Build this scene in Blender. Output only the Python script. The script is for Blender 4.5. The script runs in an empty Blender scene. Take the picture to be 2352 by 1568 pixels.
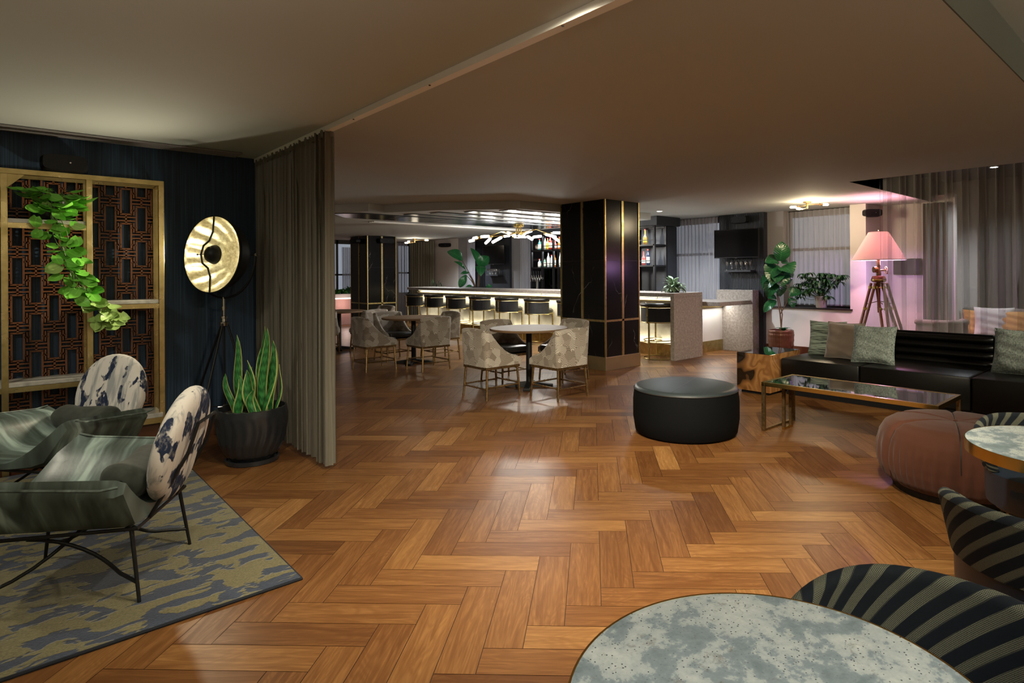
import bpy, bmesh, math, random
from mathutils import Vector, Matrix, noise
R = math.radians
PI = math.pi
S = bpy.context.scene
COL = S.collection
random.seed(7)

# ------------------------------------------------------------------ camera
# room axes: +x runs along the blue wall, +y along the ceiling track, metres
YAW = R(46.497); ROLL = 6.2e-3; EYE = 1.42
cam = bpy.data.cameras.new('camera'); camo = bpy.data.objects.new('camera', cam); COL.objects.link(camo)
cam.sensor_width = 36.0; cam.lens = 1390.2 / 2352 * 36
cam.shift_x = (1176 - 1316.1) / 2352; cam.shift_y = (629.6 - 784) / 2352
cam.clip_start = 0.03; cam.clip_end = 200
camo.matrix_world = (Matrix.Translation((0, 0, EYE)) @ Matrix.Rotation(YAW - PI / 2, 4, 'Z')
                     @ Matrix.Rotation(PI / 2, 4, 'X') @ Matrix.Rotation(-ROLL, 4, 'Z'))
S.camera = camo

# ------------------------------------------------------------------ world and exposure
w = bpy.data.worlds.new('world'); S.world = w; w.use_nodes = True
bg = w.node_tree.nodes['Background']
bg.inputs[0].default_value = (0.34, 0.35, 0.41, 1); bg.inputs[1].default_value = 0.85
S.view_settings.view_transform = 'Standard'
try: S.view_settings.look = 'None'
except Exception: pass
S.view_settings.gamma = 1.0; S.view_settings.use_curve_mapping = False
S.view_settings.exposure = 0.18
S.cycles.use_denoising = True
S.cycles.max_bounces = 8; S.cycles.diffuse_bounces = 4; S.cycles.glossy_bounces = 4
S.cycles.transmission_bounces = 6; S.cycles.transparent_max_bounces = 24
S.cycles.caustics_reflective = False; S.cycles.caustics_refractive = False
S.cycles.sample_clamp_indirect = 4.0

# ------------------------------------------------------------------ lights of the room, plus added fill
def spot(loc, power, size=100, blend=0.6, col=(1, .86, .68), rad=0.05, aim=None):
    l = bpy.data.lights.new('spot_lamp_or_fill', 'SPOT'); l.energy = power; l.color = col
    l.spot_size = R(size); l.spot_blend = blend; l.shadow_soft_size = rad
    o = bpy.data.objects.new('spot_lamp_or_fill', l); COL.objects.link(o); o.location = loc
    if aim is not None:
        o.rotation_euler = (Vector(aim) - Vector(loc)).to_track_quat('-Z', 'Y').to_euler()
    return o
def point(loc, power, col=(1, .86, .68), rad=0.03):
    l = bpy.data.lights.new('bulb_lamp', 'POINT'); l.energy = power; l.color = col; l.shadow_soft_size = rad
    o = bpy.data.objects.new('bulb_lamp', l); COL.objects.link(o); o.location = loc; return o
def area(loc, sx, sy, power, col=(1, .86, .68), rot=(0, 0, 0), spread=180):
    l = bpy.data.lights.new('panel_lamp', 'AREA'); l.energy = power; l.color = col
    l.shape = 'RECTANGLE'; l.size = sx; l.size_y = sy; l.spread = R(spread)
    o = bpy.data.objects.new('panel_lamp', l); COL.objects.link(o); o.location = loc; o.rotation_euler = rot; return o

WARM = (1, .89, .66); NEUT = (1, .93, .84); COOL = (.88, .94, 1)
CEIL = 2.52
# spots overhead and behind the camera (out of the frame), most added as fill
for loc, aim, p, sz in (((.75, 2.25, 2.50), (1.9, 3.2, 0), 110, 110), ((1.50, 1.55, 2.50), (2.6, 3.0, 0), 330, 110), ((2.2, .95, 2.50), (3.4, 2.2, 0), 300, 110),
                    ((1.50, 1.55, 2.50), (4.2, 4.9, 0), 760, 58), ((2.2, .95, 2.50), (5.4, 3.2, 0), 520, 56), ((6.0, -.9, 2.68), (6.9, 2.6, .5), 260, 50)):
    spot(loc, p, sz, 1.0, WARM, .06, aim)  # unseen fill spots, added to brighten the floor and sofa
spot((-.9, 4.3, 2.49), 75, 120, 1.0, (1, .93, .74), .05, (.2, 4.5, .4))
spot((.35, -.15, 2.70), 85, 110, 1.0, NEUT, .05)
# unseen uplights, added behind the camera to brighten the ceiling
for x, y, p in ((-.7, 1.4, 70), (1.2, -1.6, 330), (5.2, -2.2, 260)):
    spot((x, y, 1.85), p, 165, .6, WARM, .12, (x, y, 3))
# downlights in the main ceiling
spot((8.40, 6.64, 2.49), 260, 150, .8, COOL, .05)
spot((8.94, 14.34, 2.49), 260, 140, .8, COOL, .05)
spot((8.52, 14.91, 2.49), 260, 140, .8, COOL, .05)
spot((10.2, 2.1, 2.86), 85, 130, .8, COOL, .05)
# ------------------------------------------------------------------ materials
MATS = {}
class NT:
    def __init__(s, name):
        m = bpy.data.materials.new(name); m.use_nodes = True; s.m = m; s.t = m.node_tree
        s.b = s.t.nodes['Principled BSDF']; s.out = s.t.nodes['Material Output']
    def n(s, typ, **kw):
        nd = s.t.nodes.new(typ)
        for k, v in kw.items():
            if k.startswith('_'): setattr(nd, k[1:], v)
            else:
                k2 = int(k[1:]) if k[0] == 'i' and k[1:].isdigit() else k.replace('__', ' ')
                if hasattr(v, 'links') or isinstance(v, bpy.types.NodeSocket): s.t.links.new(v, nd.inputs[k2])
                else: nd.inputs[k2].default_value = v
        return nd
    def l(s, a, b): s.t.links.new(a, b)
    def math(s, op, a, b=None, c=None):
        nd = s.t.nodes.new('ShaderNodeMath'); nd.operation = op
        for i, v in enumerate((a, b, c)):
            if v is None: continue
            if isinstance(v, (int, float)): nd.inputs[i].default_value = v
            else: s.l(v, nd.inputs[i])
        return nd.outputs[0]
    def ramp(s, fac, stops, interp='LINEAR'):
        nd = s.t.nodes.new('ShaderNodeValToRGB'); nd.color_ramp.interpolation = interp
        e = nd.color_ramp.elements
        while len(e) < len(stops): e.new(.5)
        for el, (p, c) in zip(e, stops):
            el.position = p; el.color = (c[0], c[1], c[2], 1) if not isinstance(c, (int, float)) else (c, c, c, 1)
        s.l(fac, nd.inputs[0]); return nd.outputs[0]
    def mix(s, fac, a, b, mode='MIX'):
        nd = s.t.nodes.new('ShaderNodeMix'); nd.data_type = 'RGBA'; nd.blend_type = mode
        for sock, v in ((nd.inputs[0], fac), (nd.inputs[6], a), (nd.inputs[7], b)):
            if isinstance(v, (int, float)): sock.default_value = v
            elif isinstance(v, tuple): sock.default_value = (v[0], v[1], v[2], 1)
            else: s.l(v, sock)
        return nd.outputs[2]
    def coord(s, kind='Object', scale=(1, 1, 1), rot=(0, 0, 0), loc=(0, 0, 0)):
        tc = s.t.nodes.new('ShaderNodeTexCoord'); mp = s.t.nodes.new('ShaderNodeMapping')
        mp.inputs['Scale'].default_value = scale; mp.inputs['Rotation'].default_value = rot; mp.inputs['Location'].default_value = loc
        s.l(tc.outputs[kind], mp.inputs[0]); return mp.outputs[0]
    def noise(s, vec, scale=5, detail=4, rough=.5, dist=0, out='Fac'):
        nd = s.n('ShaderNodeTexNoise', Scale=scale, Detail=detail, Roughness=rough, Distortion=dist)
        s.l(vec, nd.inputs['Vector']); return nd.outputs[out]
    def bump(s, h, strength=.2, dist=.01):
        nd = s.n('ShaderNodeBump', Strength=strength, Distance=dist); s.l(h, nd.inputs['Height']); s.l(nd.outputs[0], s.b.inputs['Normal'])
    def set(s, col=None, rough=None, metal=None, spec=None, coat=None, sheen=None, trans=None):
        for k, v in (('Base Color', col), ('Roughness', rough), ('Metallic', metal), ('Specular IOR Level', spec), ('Coat Weight', coat), ('Sheen Weight', sheen), ('Transmission Weight', trans)):
            if v is None: continue
            if isinstance(v, (int, float)): s.b.inputs[k].default_value = v
            elif isinstance(v, tuple): s.b.inputs[k].default_value = (v[0], v[1], v[2], 1)
            else: s.l(v, s.b.inputs[k])
        return s

def plain(name, col, rough=.5, metal=0, bump=0, bscale=60, var=.12, vscale=6, spec=.5, coat=0, sheen=0):
    t = NT(name); v = t.coord('Object')
    f = t.noise(v, vscale, 3)
    c = t.mix(f, tuple(x * (1 - var) for x in col), tuple(min(1, x * (1 + var)) for x in col))
    t.set(c, rough, metal, spec, coat, sheen)
    if bump: t.bump(t.noise(v, bscale, 3), bump, .004)
    MATS[name] = t.m; return t.m
def emit(name, col, strength):
    t = NT(name); t.set((0, 0, 0), .5)
    t.b.inputs['Emission Color'].default_value = (*col, 1); t.b.inputs['Emission Strength'].default_value = strength
    MATS[name] = t.m; return t.m

# herringbone planks: each plank carries its own random number and its own grain
t = NT('walnut_floor')
uv = t.n('ShaderNodeUVMap').outputs[0]
at = t.n('ShaderNodeAttribute', _attribute_name='plank').outputs['Fac']
at2 = t.n('ShaderNodeAttribute', _attribute_name='tone').outputs['Fac']
mp = t.n('ShaderNodeMapping'); mp.inputs['Scale'].default_value = (2.6, 34, 1); t.l(uv, mp.inputs[0])
comb = t.n('ShaderNodeCombineXYZ'); t.l(t.math('MULTIPLY', at, 37.0), comb.inputs[0]); t.l(t.math('MULTIPLY', at, 91.0), comb.inputs[1])
va = t.n('ShaderNodeVectorMath', _operation='ADD'); t.l(mp.outputs[0], va.inputs[0]); t.l(comb.outputs[0], va.inputs[1])
g1 = t.noise(va.outputs[0], 1.0, 5, .55, 1.6)
mp2 = t.n('ShaderNodeMapping'); mp2.inputs['Scale'].default_value = (1.1, 5.5, 1); t.l(uv, mp2.inputs[0])
vb = t.n('ShaderNodeVectorMath', _operation='ADD'); t.l(mp2.outputs[0], vb.inputs[0]); t.l(comb.outputs[0], vb.inputs[1])
g2 = t.noise(vb.outputs[0], 1.0, 3, .5, 1.2)
rings = t.math('SINE', t.math('MULTIPLY', g2, 105.0))
rings = t.math('MULTIPLY_ADD', rings, .5, .5)
base = t.ramp(at2, [(0, (.125, .052, .018)), (.35, (.200, .090, .030)), (.7, (.275, .136, .046)), (1, (.39, .215, .080))])
dark = t.mix(1.0, base, (.58, .50, .44), 'MULTIPLY')
c = t.mix(t.ramp(g1, [(.36, 0), (.68, 1)]), dark, base)
c = t.mix(t.math('MULTIPLY', rings, .46), c, dark)
knot = t.ramp(t.noise(va.outputs[0], .55, 2), [(.70, 0), (.80, 1)])
c = t.mix(t.math('MULTIPLY', knot, .55), c, (.05, .02, .01))
t.set(c, t.ramp(g1, [(0, .42), (1, .32)]), 0, .25)
t.bump(g1, .05, .003); MATS['walnut_floor'] = t.m
plain('floor_gap', (.025, .013, .008), .8)

plain('recess_shade', (.13, .14, .12), .85, var=.03)  # darker than the ceiling paint, stands for shade on the recess side
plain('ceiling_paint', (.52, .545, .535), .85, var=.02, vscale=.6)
plain('white_paint', (.93, .92, .88), .6, var=.02)
plain('wall_beige', (.62, .57, .52), .8, var=.03, vscale=2)
plain('wall_grey', (.30, .29, .30), .8, var=.03)
plain('wall_white', (.72, .69, .66), .8, var=.03)
# blue grasscloth with vertical strands
t = NT('blue_wallpaper'); v = t.coord('Object', (160, 160, 1.2))
a = t.noise(v, 1, 3, .6); v2 = t.coord('Object', (22, 22, .3)); b = t.noise(v2, 1, 2)
c = t.ramp(a, [(.30, (.008, .018, .040)), (.52, (.020, .046, .090)), (.72, (.055, .105, .170))])
c = t.mix(t.ramp(b, [(.35, .0), (.7, .55)]), c, (.014, .024, .045)); t.set(c, .55, 0, .35); t.bump(a, .25, .003); MATS['blue_wallpaper'] = t.m
# fluted charcoal panel
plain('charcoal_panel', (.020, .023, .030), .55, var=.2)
plain('black_metal', (.009, .009, .010), .45, .0, spec=.3)
plain('black_plastic', (.008, .008, .009), .5, spec=.25)
plain('dark_trim', (.020, .014, .012), .4)
plain('brown_base', (.10, .035, .015), .4, var=.2)
t = NT('brass'); v = t.coord('Object', (3, 3, 3)); f = t.noise(v, 4, 4)
t.set(t.ramp(f, [(.3, (.42, .33, .13)), (.7, (.62, .50, .24))]), t.ramp(f, [(.3, .36), (.7, .26)]), .95); MATS['brass'] = t.m
t = NT('aged_bronze'); v = t.coord('Object', (9, 9, 9)); f = t.noise(v, 4, 4)
t.set(t.ramp(f, [(.3, (.17, .105, .045)), (.7, (.33, .22, .10))]), .38, .9); MATS['aged_bronze'] = t.m
plain('brass_plate', (.42, .35, .20), .35, .9, var=.12, vscale=5)
plain('gold_brass', (.70, .50, .16), .22, 1.0, var=.08)
plain('chrome', (.62, .61, .60), .18, 1.0, var=.05)
plain('mirror_strip', (.15, .16, .18), .20, 1.0, var=.05)
# black marble with white veins
t = NT('black_marble'); v = t.coord('Object'); sp = t.n('ShaderNodeSeparateXYZ'); t.l(v, sp.inputs[0]); nz = t.noise(v, 2.0, 5, .55)
def vein_(kx, ky, kz, am, wd):
    q = t.math('ADD', t.math('ADD', t.math('MULTIPLY', sp.outputs[0], kx), t.math('MULTIPLY', sp.outputs[1], ky)), t.math('MULTIPLY_ADD', sp.outputs[2], kz, t.math('MULTIPLY', nz, am)))
    return t.ramp(t.math('ABSOLUTE', t.math('SUBTRACT', t.math('FRACT', q), .5)), [(0, 1), (wd, .25), (wd * 2.2, 0)])
v1 = vein_(-1.15, .9, .62, .55, .004); v2_ = vein_(.7, -1.5, .45, .8, .003)
g1_ = t.ramp(t.noise(v, 2.1, 3), [(.50, 0), (.62, .7)]); g2_ = t.ramp(t.noise(t.coord('Object', loc=(4, 2, 7)), 1.7, 3), [(.52, 0), (.64, .6)])
vv = t.math('MAXIMUM', t.math('MULTIPLY', v1, g1_), t.math('MULTIPLY', v2_, g2_))
t.set(t.mix(vv, (.0065, .0065, .007), (.40, .38, .36)), .20, 0, .22); MATS['black_marble'] = t.m
# grey granite of the counters and speckled stone
t = NT('grey_granite'); v = t.coord('Object'); a = t.noise(v, 26, 5, .7); b = t.noise(v, 110, 3, .7)
c = t.ramp(a, [(.3, (.20, .17, .145)), (.52, (.32, .28, .245)), (.72, (.46, .42, .38))]); c = t.mix(t.ramp(b, [(.52, 0), (.66, .5)]), c, (.12, .10, .09))
t.set(c, .34); MATS['grey_granite'] = t.m
t = NT('marble_shelf'); v = t.coord('Object', (1, 1, 1)); a = t.noise(v, 7, 6, .65, 1.5)
t.set(t.ramp(a, [(.3, (.30, .29, .27)), (.6, (.55, .53, .49)), (.8, (.70, .68, .63))]), .3); MATS['marble_shelf'] = t.m
t = NT('table_stone'); v = t.coord('Object'); a = t.noise(v, 9.0, 9, .68, .15); a2 = t.noise(v, 30, 6, .75); d2 = t.noise(v, 26, 8, .8, .4); e = t.noise(v, 60, 2)
aa = t.math('ADD', a, t.math('MULTIPLY', t.math('SUBTRACT', a2, .5), .22))
c = t.ramp(aa, [(.38, (.18, .235, .265)), (.495, (.255, .32, .36)), (.525, (.40, .46, .48)), (.70, (.58, .63, .63))])
c = t.mix(t.ramp(d2, [(.57, 0), (.66, .6)]), c, (.17, .16, .14))
vo = t.n('ShaderNodeTexVoronoi', Scale=170.0); t.l(v, vo.inputs['Vector']); sp = t.n('ShaderNodeSeparateColor'); t.l(vo.outputs['Color'], sp.inputs[0])
dot = t.math('MULTIPLY', t.math('LESS_THAN', vo.outputs['Distance'], .27), t.math('GREATER_THAN', sp.outputs[0], .74))
c = t.mix(t.math('MULTIPLY', dot, t.ramp(aa, [(.47, .25), (.54, .9)])), c, (.035, .05, .06))
t.set(c, .12, 0, .5); MATS['table_stone'] = t.m
# fabrics
t = NT('scallop_fabric'); v = t.coord('Object', (1, 1, 1)); vo = t.n('ShaderNodeTexVoronoi', Scale=12.0); t.l(v, vo.inputs['Vector'])
s1 = t.n('ShaderNodeVectorMath', _operation='SUBTRACT'); t.l(v, s1.inputs[0]); t.l(vo.outputs['Position'], s1.inputs[1])
s2 = t.n('ShaderNodeVectorMath', _operation='ADD'); t.l(s1.outputs[0], s2.inputs[0]); s2.inputs[1].default_value = (.012, .012, .055)
s3 = t.n('ShaderNodeVectorMath', _operation='LENGTH'); t.l(s2.outputs[0], s3.inputs[0])
dd = t.math('MULTIPLY_ADD', t.noise(v, 20, 2), .010, s3.outputs['Value'])
rg = t.math('MULTIPLY_ADD', t.math('SINE', t.math('MULTIPLY', dd, 480.0)), .5, .5)
sep = t.n('ShaderNodeSeparateColor'); t.l(vo.outputs['Color'], sep.inputs[0])
cb = t.ramp(sep.outputs[0], [(0, (.24, .20, .16)), (.5, (.38, .335, .28)), (1, (.56, .52, .46))])
c = t.mix(t.math('MULTIPLY', t.ramp(rg, [(.35, 0), (.75, 1)]), .72), cb, (.120, .092, .072)); t.set(c, .75, 0, .3, 0, .2); t.bump(rg, .15, .002); MATS['scallop_fabric'] = t.m
t = NT('striped_tweed'); v = t.coord('Object', (1, 1, 1), (0, R(0), 0)); sx = t.n('ShaderNodeSeparateXYZ'); t.l(v, sx.inputs[0])
at3 = t.n('ShaderNodeUVMap').outputs[0]; su = t.n('ShaderNodeSeparateXYZ'); t.l(at3, su.inputs[0])
diag = t.math('ADD', t.math('MULTIPLY', su.outputs[0], 1.0), t.math('MULTIPLY', su.outputs[1], 1.05))
st = t.math('SINE', t.math('MULTIPLY', diag, 84.0)); st2 = t.math('SINE', t.math('MULTIPLY', diag, 210.0))
mk = t.ramp(t.math('ADD', t.math('MULTIPLY', st, .7), t.math('MULTIPLY', st2, .18)), [(.0, 0), (.22, 1)])
wv = t.math('MULTIPLY', t.math('SINE', t.math('MULTIPLY', su.outputs[0], 1350.0)), t.math('SINE', t.math('MULTIPLY', su.outputs[1], 1350.0)))
nz = t.noise(at3, 420, 2); wv = t.math('MULTIPLY', t.math('GREATER_THAN', t.math('ADD', wv, t.math('MULTIPLY', nz, .9)), .35), mk)
t.set(t.mix(wv, (.010, .014, .021), (.185, .19, .14)), .85, 0, .2); t.bump(nz, .4, .002); MATS['striped_tweed'] = t.m
plain('navy_leather', (.012, .020, .036), .38, var=.2, bump=.15, bscale=220)
plain('black_leather', (.012, .012, .012), .34, var=.2, bump=.12, bscale=180)
plain('sofa_leather', (.0045, .0042, .0038), .34, var=.25, bump=.12, bscale=120, spec=.28)
plain('ottoman_top', (.022, .030, .034), .42, var=.15, bump=.15, bscale=150)
plain('ottoman_side', (.0025, .0028, .0035), .8, var=.2, spec=.1)
# green silky leather with soft bands
t = NT('green_leather'); v = t.coord('Object', (1.5, 9, 1.5)); a = t.noise(v, 1.2, 3, .55, .6); f = t.noise(t.coord('Object'), 90, 3)
c = t.ramp(a, [(.30, (.022, .031, .029)), (.45, (.062, .084, .075)), (.56, (.12, .165, .155)), (.68, (.34, .44, .41))])
t.set(c, .36, 0, .5); t.bump(f, .12, .002); MATS['green_leather'] = t.m
# round backs: white linen with indigo brush marks
t = NT('indigo_print'); v = t.coord('Object', (1, 1, .55), loc=(.3, .1, 0)); a = t.noise(v, 12, 3, .55, .3); b = t.noise(v, 42, 4, .6); g = t.noise(t.coord('Object', (1, 1, .22), loc=(2, 0, .4)), 16, 3, .6, .4); h = t.noise(t.coord('Object', (1, 1, .5), loc=(5, 3, 1)), 11, 2)
blot = t.math('MULTIPLY', t.ramp(a, [(.525, 0), (.545, 1)]), t.ramp(b, [(.30, .55), (.5, 1)]))
c = t.mix(t.ramp(g, [(.50, 0), (.62, .75)]), (.66, .63, .60), (.23, .26, .29)); c = t.mix(blot, c, (.018, .028, .065)); t.set(c, .85, 0, .2)
t.bump(t.noise(t.coord('Object', (30, 30, 260)), 1, 2), .3, .002); MATS['indigo_print'] = t.m
plain('grey_velvet', (.050, .057, .050), .75, var=.55, vscale=22, sheen=.15, spec=.2)
t = NT('rug_pile'); v = t.coord('Object', (1.0, 1.6, 1), (0, 0, .5)); a = t.noise(v, 6.0, 3, .5, .5); b = t.noise(v, 120, 2); e = t.noise(t.coord('Object', (1.2, 7, 1), (0, 0, .5)), 3.2, 3)
m1 = t.ramp(t.math('ADD', a, t.math('MULTIPLY', t.math('SUBTRACT', e, .5), .30)), [(.475, 0), (.50, 1)])
c = t.mix(m1, t.ramp(b, [(.3, (.012, .020, .042)), (.7, (.035, .050, .090))]), t.ramp(b, [(.3, (.085, .075, .030)), (.7, (.185, .162, .078))]))
t.set(c, .95, 0, .1, 0, .3); t.bump(t.math('ADD', t.math('MULTIPLY', m1, 1.0), t.math('MULTIPLY', b, .3)), .6, .01); MATS['rug_pile'] = t.m
plain('rug_binding', (.010, .013, .022), .9)
plain('rust_velvet', (.080, .028, .016), .8, var=.18, vscale=4, sheen=.12, spec=.2)
plain('dark_piping', (.012, .010, .010), .6)
t = NT('green_stripe_fabric'); v = t.coord('Object', (6, 6, 160)); a = t.noise(v, 1, 2); t.set(t.ramp(a, [(.42, (.045, .05, .045)), (.5, (.27, .33, .27)), (.7, (.40, .47, .39))]), .85, 0, .2); t.bump(a, .5, .003); MATS['green_stripe_fabric'] = t.m
plain('taupe_velvet', (.19, .145, .11), .7, var=.28, vscale=7, sheen=.5, spec=.2)
t = NT('grey_weave'); a = t.noise(t.coord('Object', (300, 40, 40)), 1, 2); b = t.noise(t.coord('Object', (40, 40, 300)), 1, 2); f = t.math('MULTIPLY', t.math('ADD', a, b), .5)
t.set(t.ramp(f, [(.38, (.060, .075, .072)), (.5, (.22, .26, .24)), (.62, (.40, .44, .40))]), .9, 0, .2); t.bump(f, .5, .002); MATS['grey_weave'] = t.m
plain('mustard_velvet', (.62, .33, .07), .7, var=.15, sheen=.4)
plain('white_linen', (.72, .72, .66), .85, var=.06)
plain('stone_upholstery', (.26, .24, .20), .8, var=.1)
# curtains
def sheer(name, col, alpha, trans=.5):
    t = NT(name); t.t.nodes.remove(t.b); v = t.coord('Object', (90, 90, 3)); f = t.noise(v, 1, 2)
    c = t.mix(f, tuple(x * .8 for x in col), tuple(min(1, x * 1.15) for x in col))
    df = t.n('ShaderNodeBsdfDiffuse'); tl = t.n('ShaderNodeBsdfTranslucent'); tp = t.n('ShaderNodeBsdfTransparent')
    t.l(c, df.inputs[0]); t.l(c, tl.inputs[0])
    m1 = t.n('ShaderNodeMixShader'); m1.inputs[0].default_value = trans; t.l(df.outputs[0], m1.inputs[1]); t.l(tl.outputs[0], m1.inputs[2])
    m2 = t.n('ShaderNodeMixShader')
    # seen edge-on a sheer cloth covers more
    lw = t.n('ShaderNodeLayerWeight', Blend=.5); fc = t.math('MULTIPLY_ADD', lw.outputs['Facing'], (1 - alpha) * .75, alpha)
    t.l(fc, m2.inputs[0]); t.l(tp.outputs[0], m2.inputs[1]); t.l(m1.outputs[0], m2.inputs[2]); t.l(m2.outputs[0], t.out.inputs[0]); MATS[name] = t.m
sheer('white_sheer', (.78, .76, .80), .60)
sheer('grey_sheer', (.66, .66, .60), .24)
sheer('taupe_drape', (.25, .235, .195), .93, .3)
sheer('beige_drape', (.42, .39, .30), .97, .3)
sheer('dark_drape', (.19, .185, .17), .96, .2)
t = NT('glass'); t.t.nodes.remove(t.b); gl = t.n('ShaderNodeBsdfGlossy', Roughness=.02); tp = t.n('ShaderNodeBsdfTransparent'); fr = t.n('ShaderNodeFresnel', IOR=1.5); mx = t.n('ShaderNodeMixShader')
tp.inputs[0].default_value = (.93, .96, .96, 1); t.l(fr.outputs[0], mx.inputs[0]); t.l(tp.outputs[0], mx.inputs[1]); t.l(gl.outputs[0], mx.inputs[2]); t.l(mx.outputs[0], t.out.inputs[0]); MATS['glass'] = t.m
plain('smoked_glass', (.012, .013, .012), .03, 0, var=.05, spec=1.0, coat=1.0)
plain('tv_screen', (.006, .006, .007), .12, 0, spec=.4)
plain('wood_top', (.17, .10, .055), .55, var=.25, vscale=3, spec=.2)
t = NT('slab_wood'); v = t.coord('Object', (1, 1, 1), loc=(.0, .13, .08)); a = t.noise(v, 2.4, 2, .45, .7)
rg = t.math('MULTIPLY_ADD', t.math('SINE', t.math('MULTIPLY', a, 60.0)), .5, .5); c = t.mix(rg, (.22, .095, .030), (.36, .175, .060))
c = t.mix(t.ramp(a, [(.60, 0), (.645, 1)]), c, (.016, .010, .006)); t.set(c, .12, 0, .5, .6); MATS['slab_wood'] = t.m
plain('mahogany', (.22, .070, .032), .4, var=.25, vscale=9, coat=.1)
plain('lattice_wood', (.17, .058, .018), .45, var=.25, vscale=14)
# planting
def leafmat(name, a, b, rough=.35):
    t = NT(name); v = t.coord('Object'); f = t.noise(v, 9, 3); su = t.n('ShaderNodeSeparateXYZ'); t.l(t.n('ShaderNodeUVMap').outputs[0], su.inputs[0])
    ed = t.math('ABSOLUTE', t.math('SUBTRACT', su.outputs[0], .5)); vein = t.math('SINE', t.math('MULTIPLY', t.math('SUBTRACT', su.outputs[1], t.math('MULTIPLY', ed, .55)), 55.0))
    rib = t.ramp(ed, [(.0, 1), (.05, 0)])
    c = t.mix(t.math('MULTIPLY', rib, .35), t.mix(f, a, b), tuple(min(1, x * 1.8 + .04) for x in b)); t.set(c, rough, 0, .5); t.bump(vein, .04 if 'pothos' in name else .3, .003); MATS[name] = t.m
leafmat('pothos_leaf', (.09, .42, .03), (.28, .66, .10)); leafmat('pothos_pale', (.30, .48, .12), (.42, .58, .20))
leafmat('dark_leaf', (.010, .055, .018), (.03, .12, .035)); leafmat('fig_leaf', (.006, .055, .018), (.02, .14, .04), .25); leafmat('bird_leaf', (.012, .10, .03), (.03, .20, .06), .25)
leafmat('lily_leaf', (.06, .15, .06), (.30, .40, .24)); leafmat('fern_leaf', (.05, .25, .03), (.12, .42, .06)); leafmat('stem', (.10, .055, .03), (.16, .09, .05), .7); leafmat('green_stem', (.10, .17, .05), (.16, .24, .08), .5)
t = NT('snake_leaf'); uvn = t.n('ShaderNodeUVMap').outputs[0]; su = t.n('ShaderNodeSeparateXYZ'); t.l(uvn, su.inputs[0])
nz = t.noise(uvn, 6, 3); bands = t.math('SINE', t.math('ADD', t.math('MULTIPLY', su.outputs[1], 95.0), t.math('MULTIPLY', nz, 14.0)))
c = t.mix(t.math('MULTIPLY_ADD', bands, .5, .5), (.012, .10, .022), (.05, .24, .06)); ed = t.math('ABSOLUTE', t.math('SUBTRACT', su.outputs[0], .5))
c = t.mix(t.ramp(ed, [(.36, 0), (.42, 1)]), c, (.50, .56, .20)); t.set(c, .4); MATS['snake_leaf'] = t.m
plain('soil', (.03, .02, .014), .95, bump=.6, bscale=60)
plain('charcoal_glaze', (.018, .020, .024), .26, var=.3, spec=.6)
plain('copper_glaze', (.13, .055, .032), .3, .4, var=.35, vscale=14)
plain('white_ceramic', (.55, .53, .50), .4, var=.05)
t = NT('linen_shade'); t.t.nodes.remove(t.b); df = t.n('ShaderNodeBsdfDiffuse'); tl = t.n('ShaderNodeBsdfTranslucent'); mx = t.n('ShaderNodeMixShader'); mx.inputs[0].default_value = .6
fz = t.noise(t.coord('Object', (60, 60, 60)), 4, 3); cc = t.mix(fz, (.70, .58, .46), (.80, .68, .56)); t.l(cc, df.inputs[0]); t.l(cc, tl.inputs[0]); t.l(df.outputs[0], mx.inputs[1]); t.l(tl.outputs[0], mx.inputs[2]); t.l(mx.outputs[0], t.out.inputs[0]); MATS['linen_shade'] = t.m
# silver-gold leaf of the reflector
t = NT('gold_leaf'); v = t.coord('Object', (4, 4, 4)); f = t.noise(v, 9, 5, .7)
t.set(t.ramp(f, [(.35, (.42, .36, .19)), (.65, (.80, .74, .52))]), .36, .85); t.bump(f, .25, .004); MATS['gold_leaf'] = t.m
t = NT('lit_panel'); v = t.coord('Object', (2, 2, 2)); t.set(t.ramp(t.noise(v, 3, 4), [(.3, (.52, .48, .36)), (.7, (.70, .67, .55))]), .45); MATS['lit_panel'] = t.m
plain('pink_stone', (.42, .24, .21), .6, var=.15, vscale=8)
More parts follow.
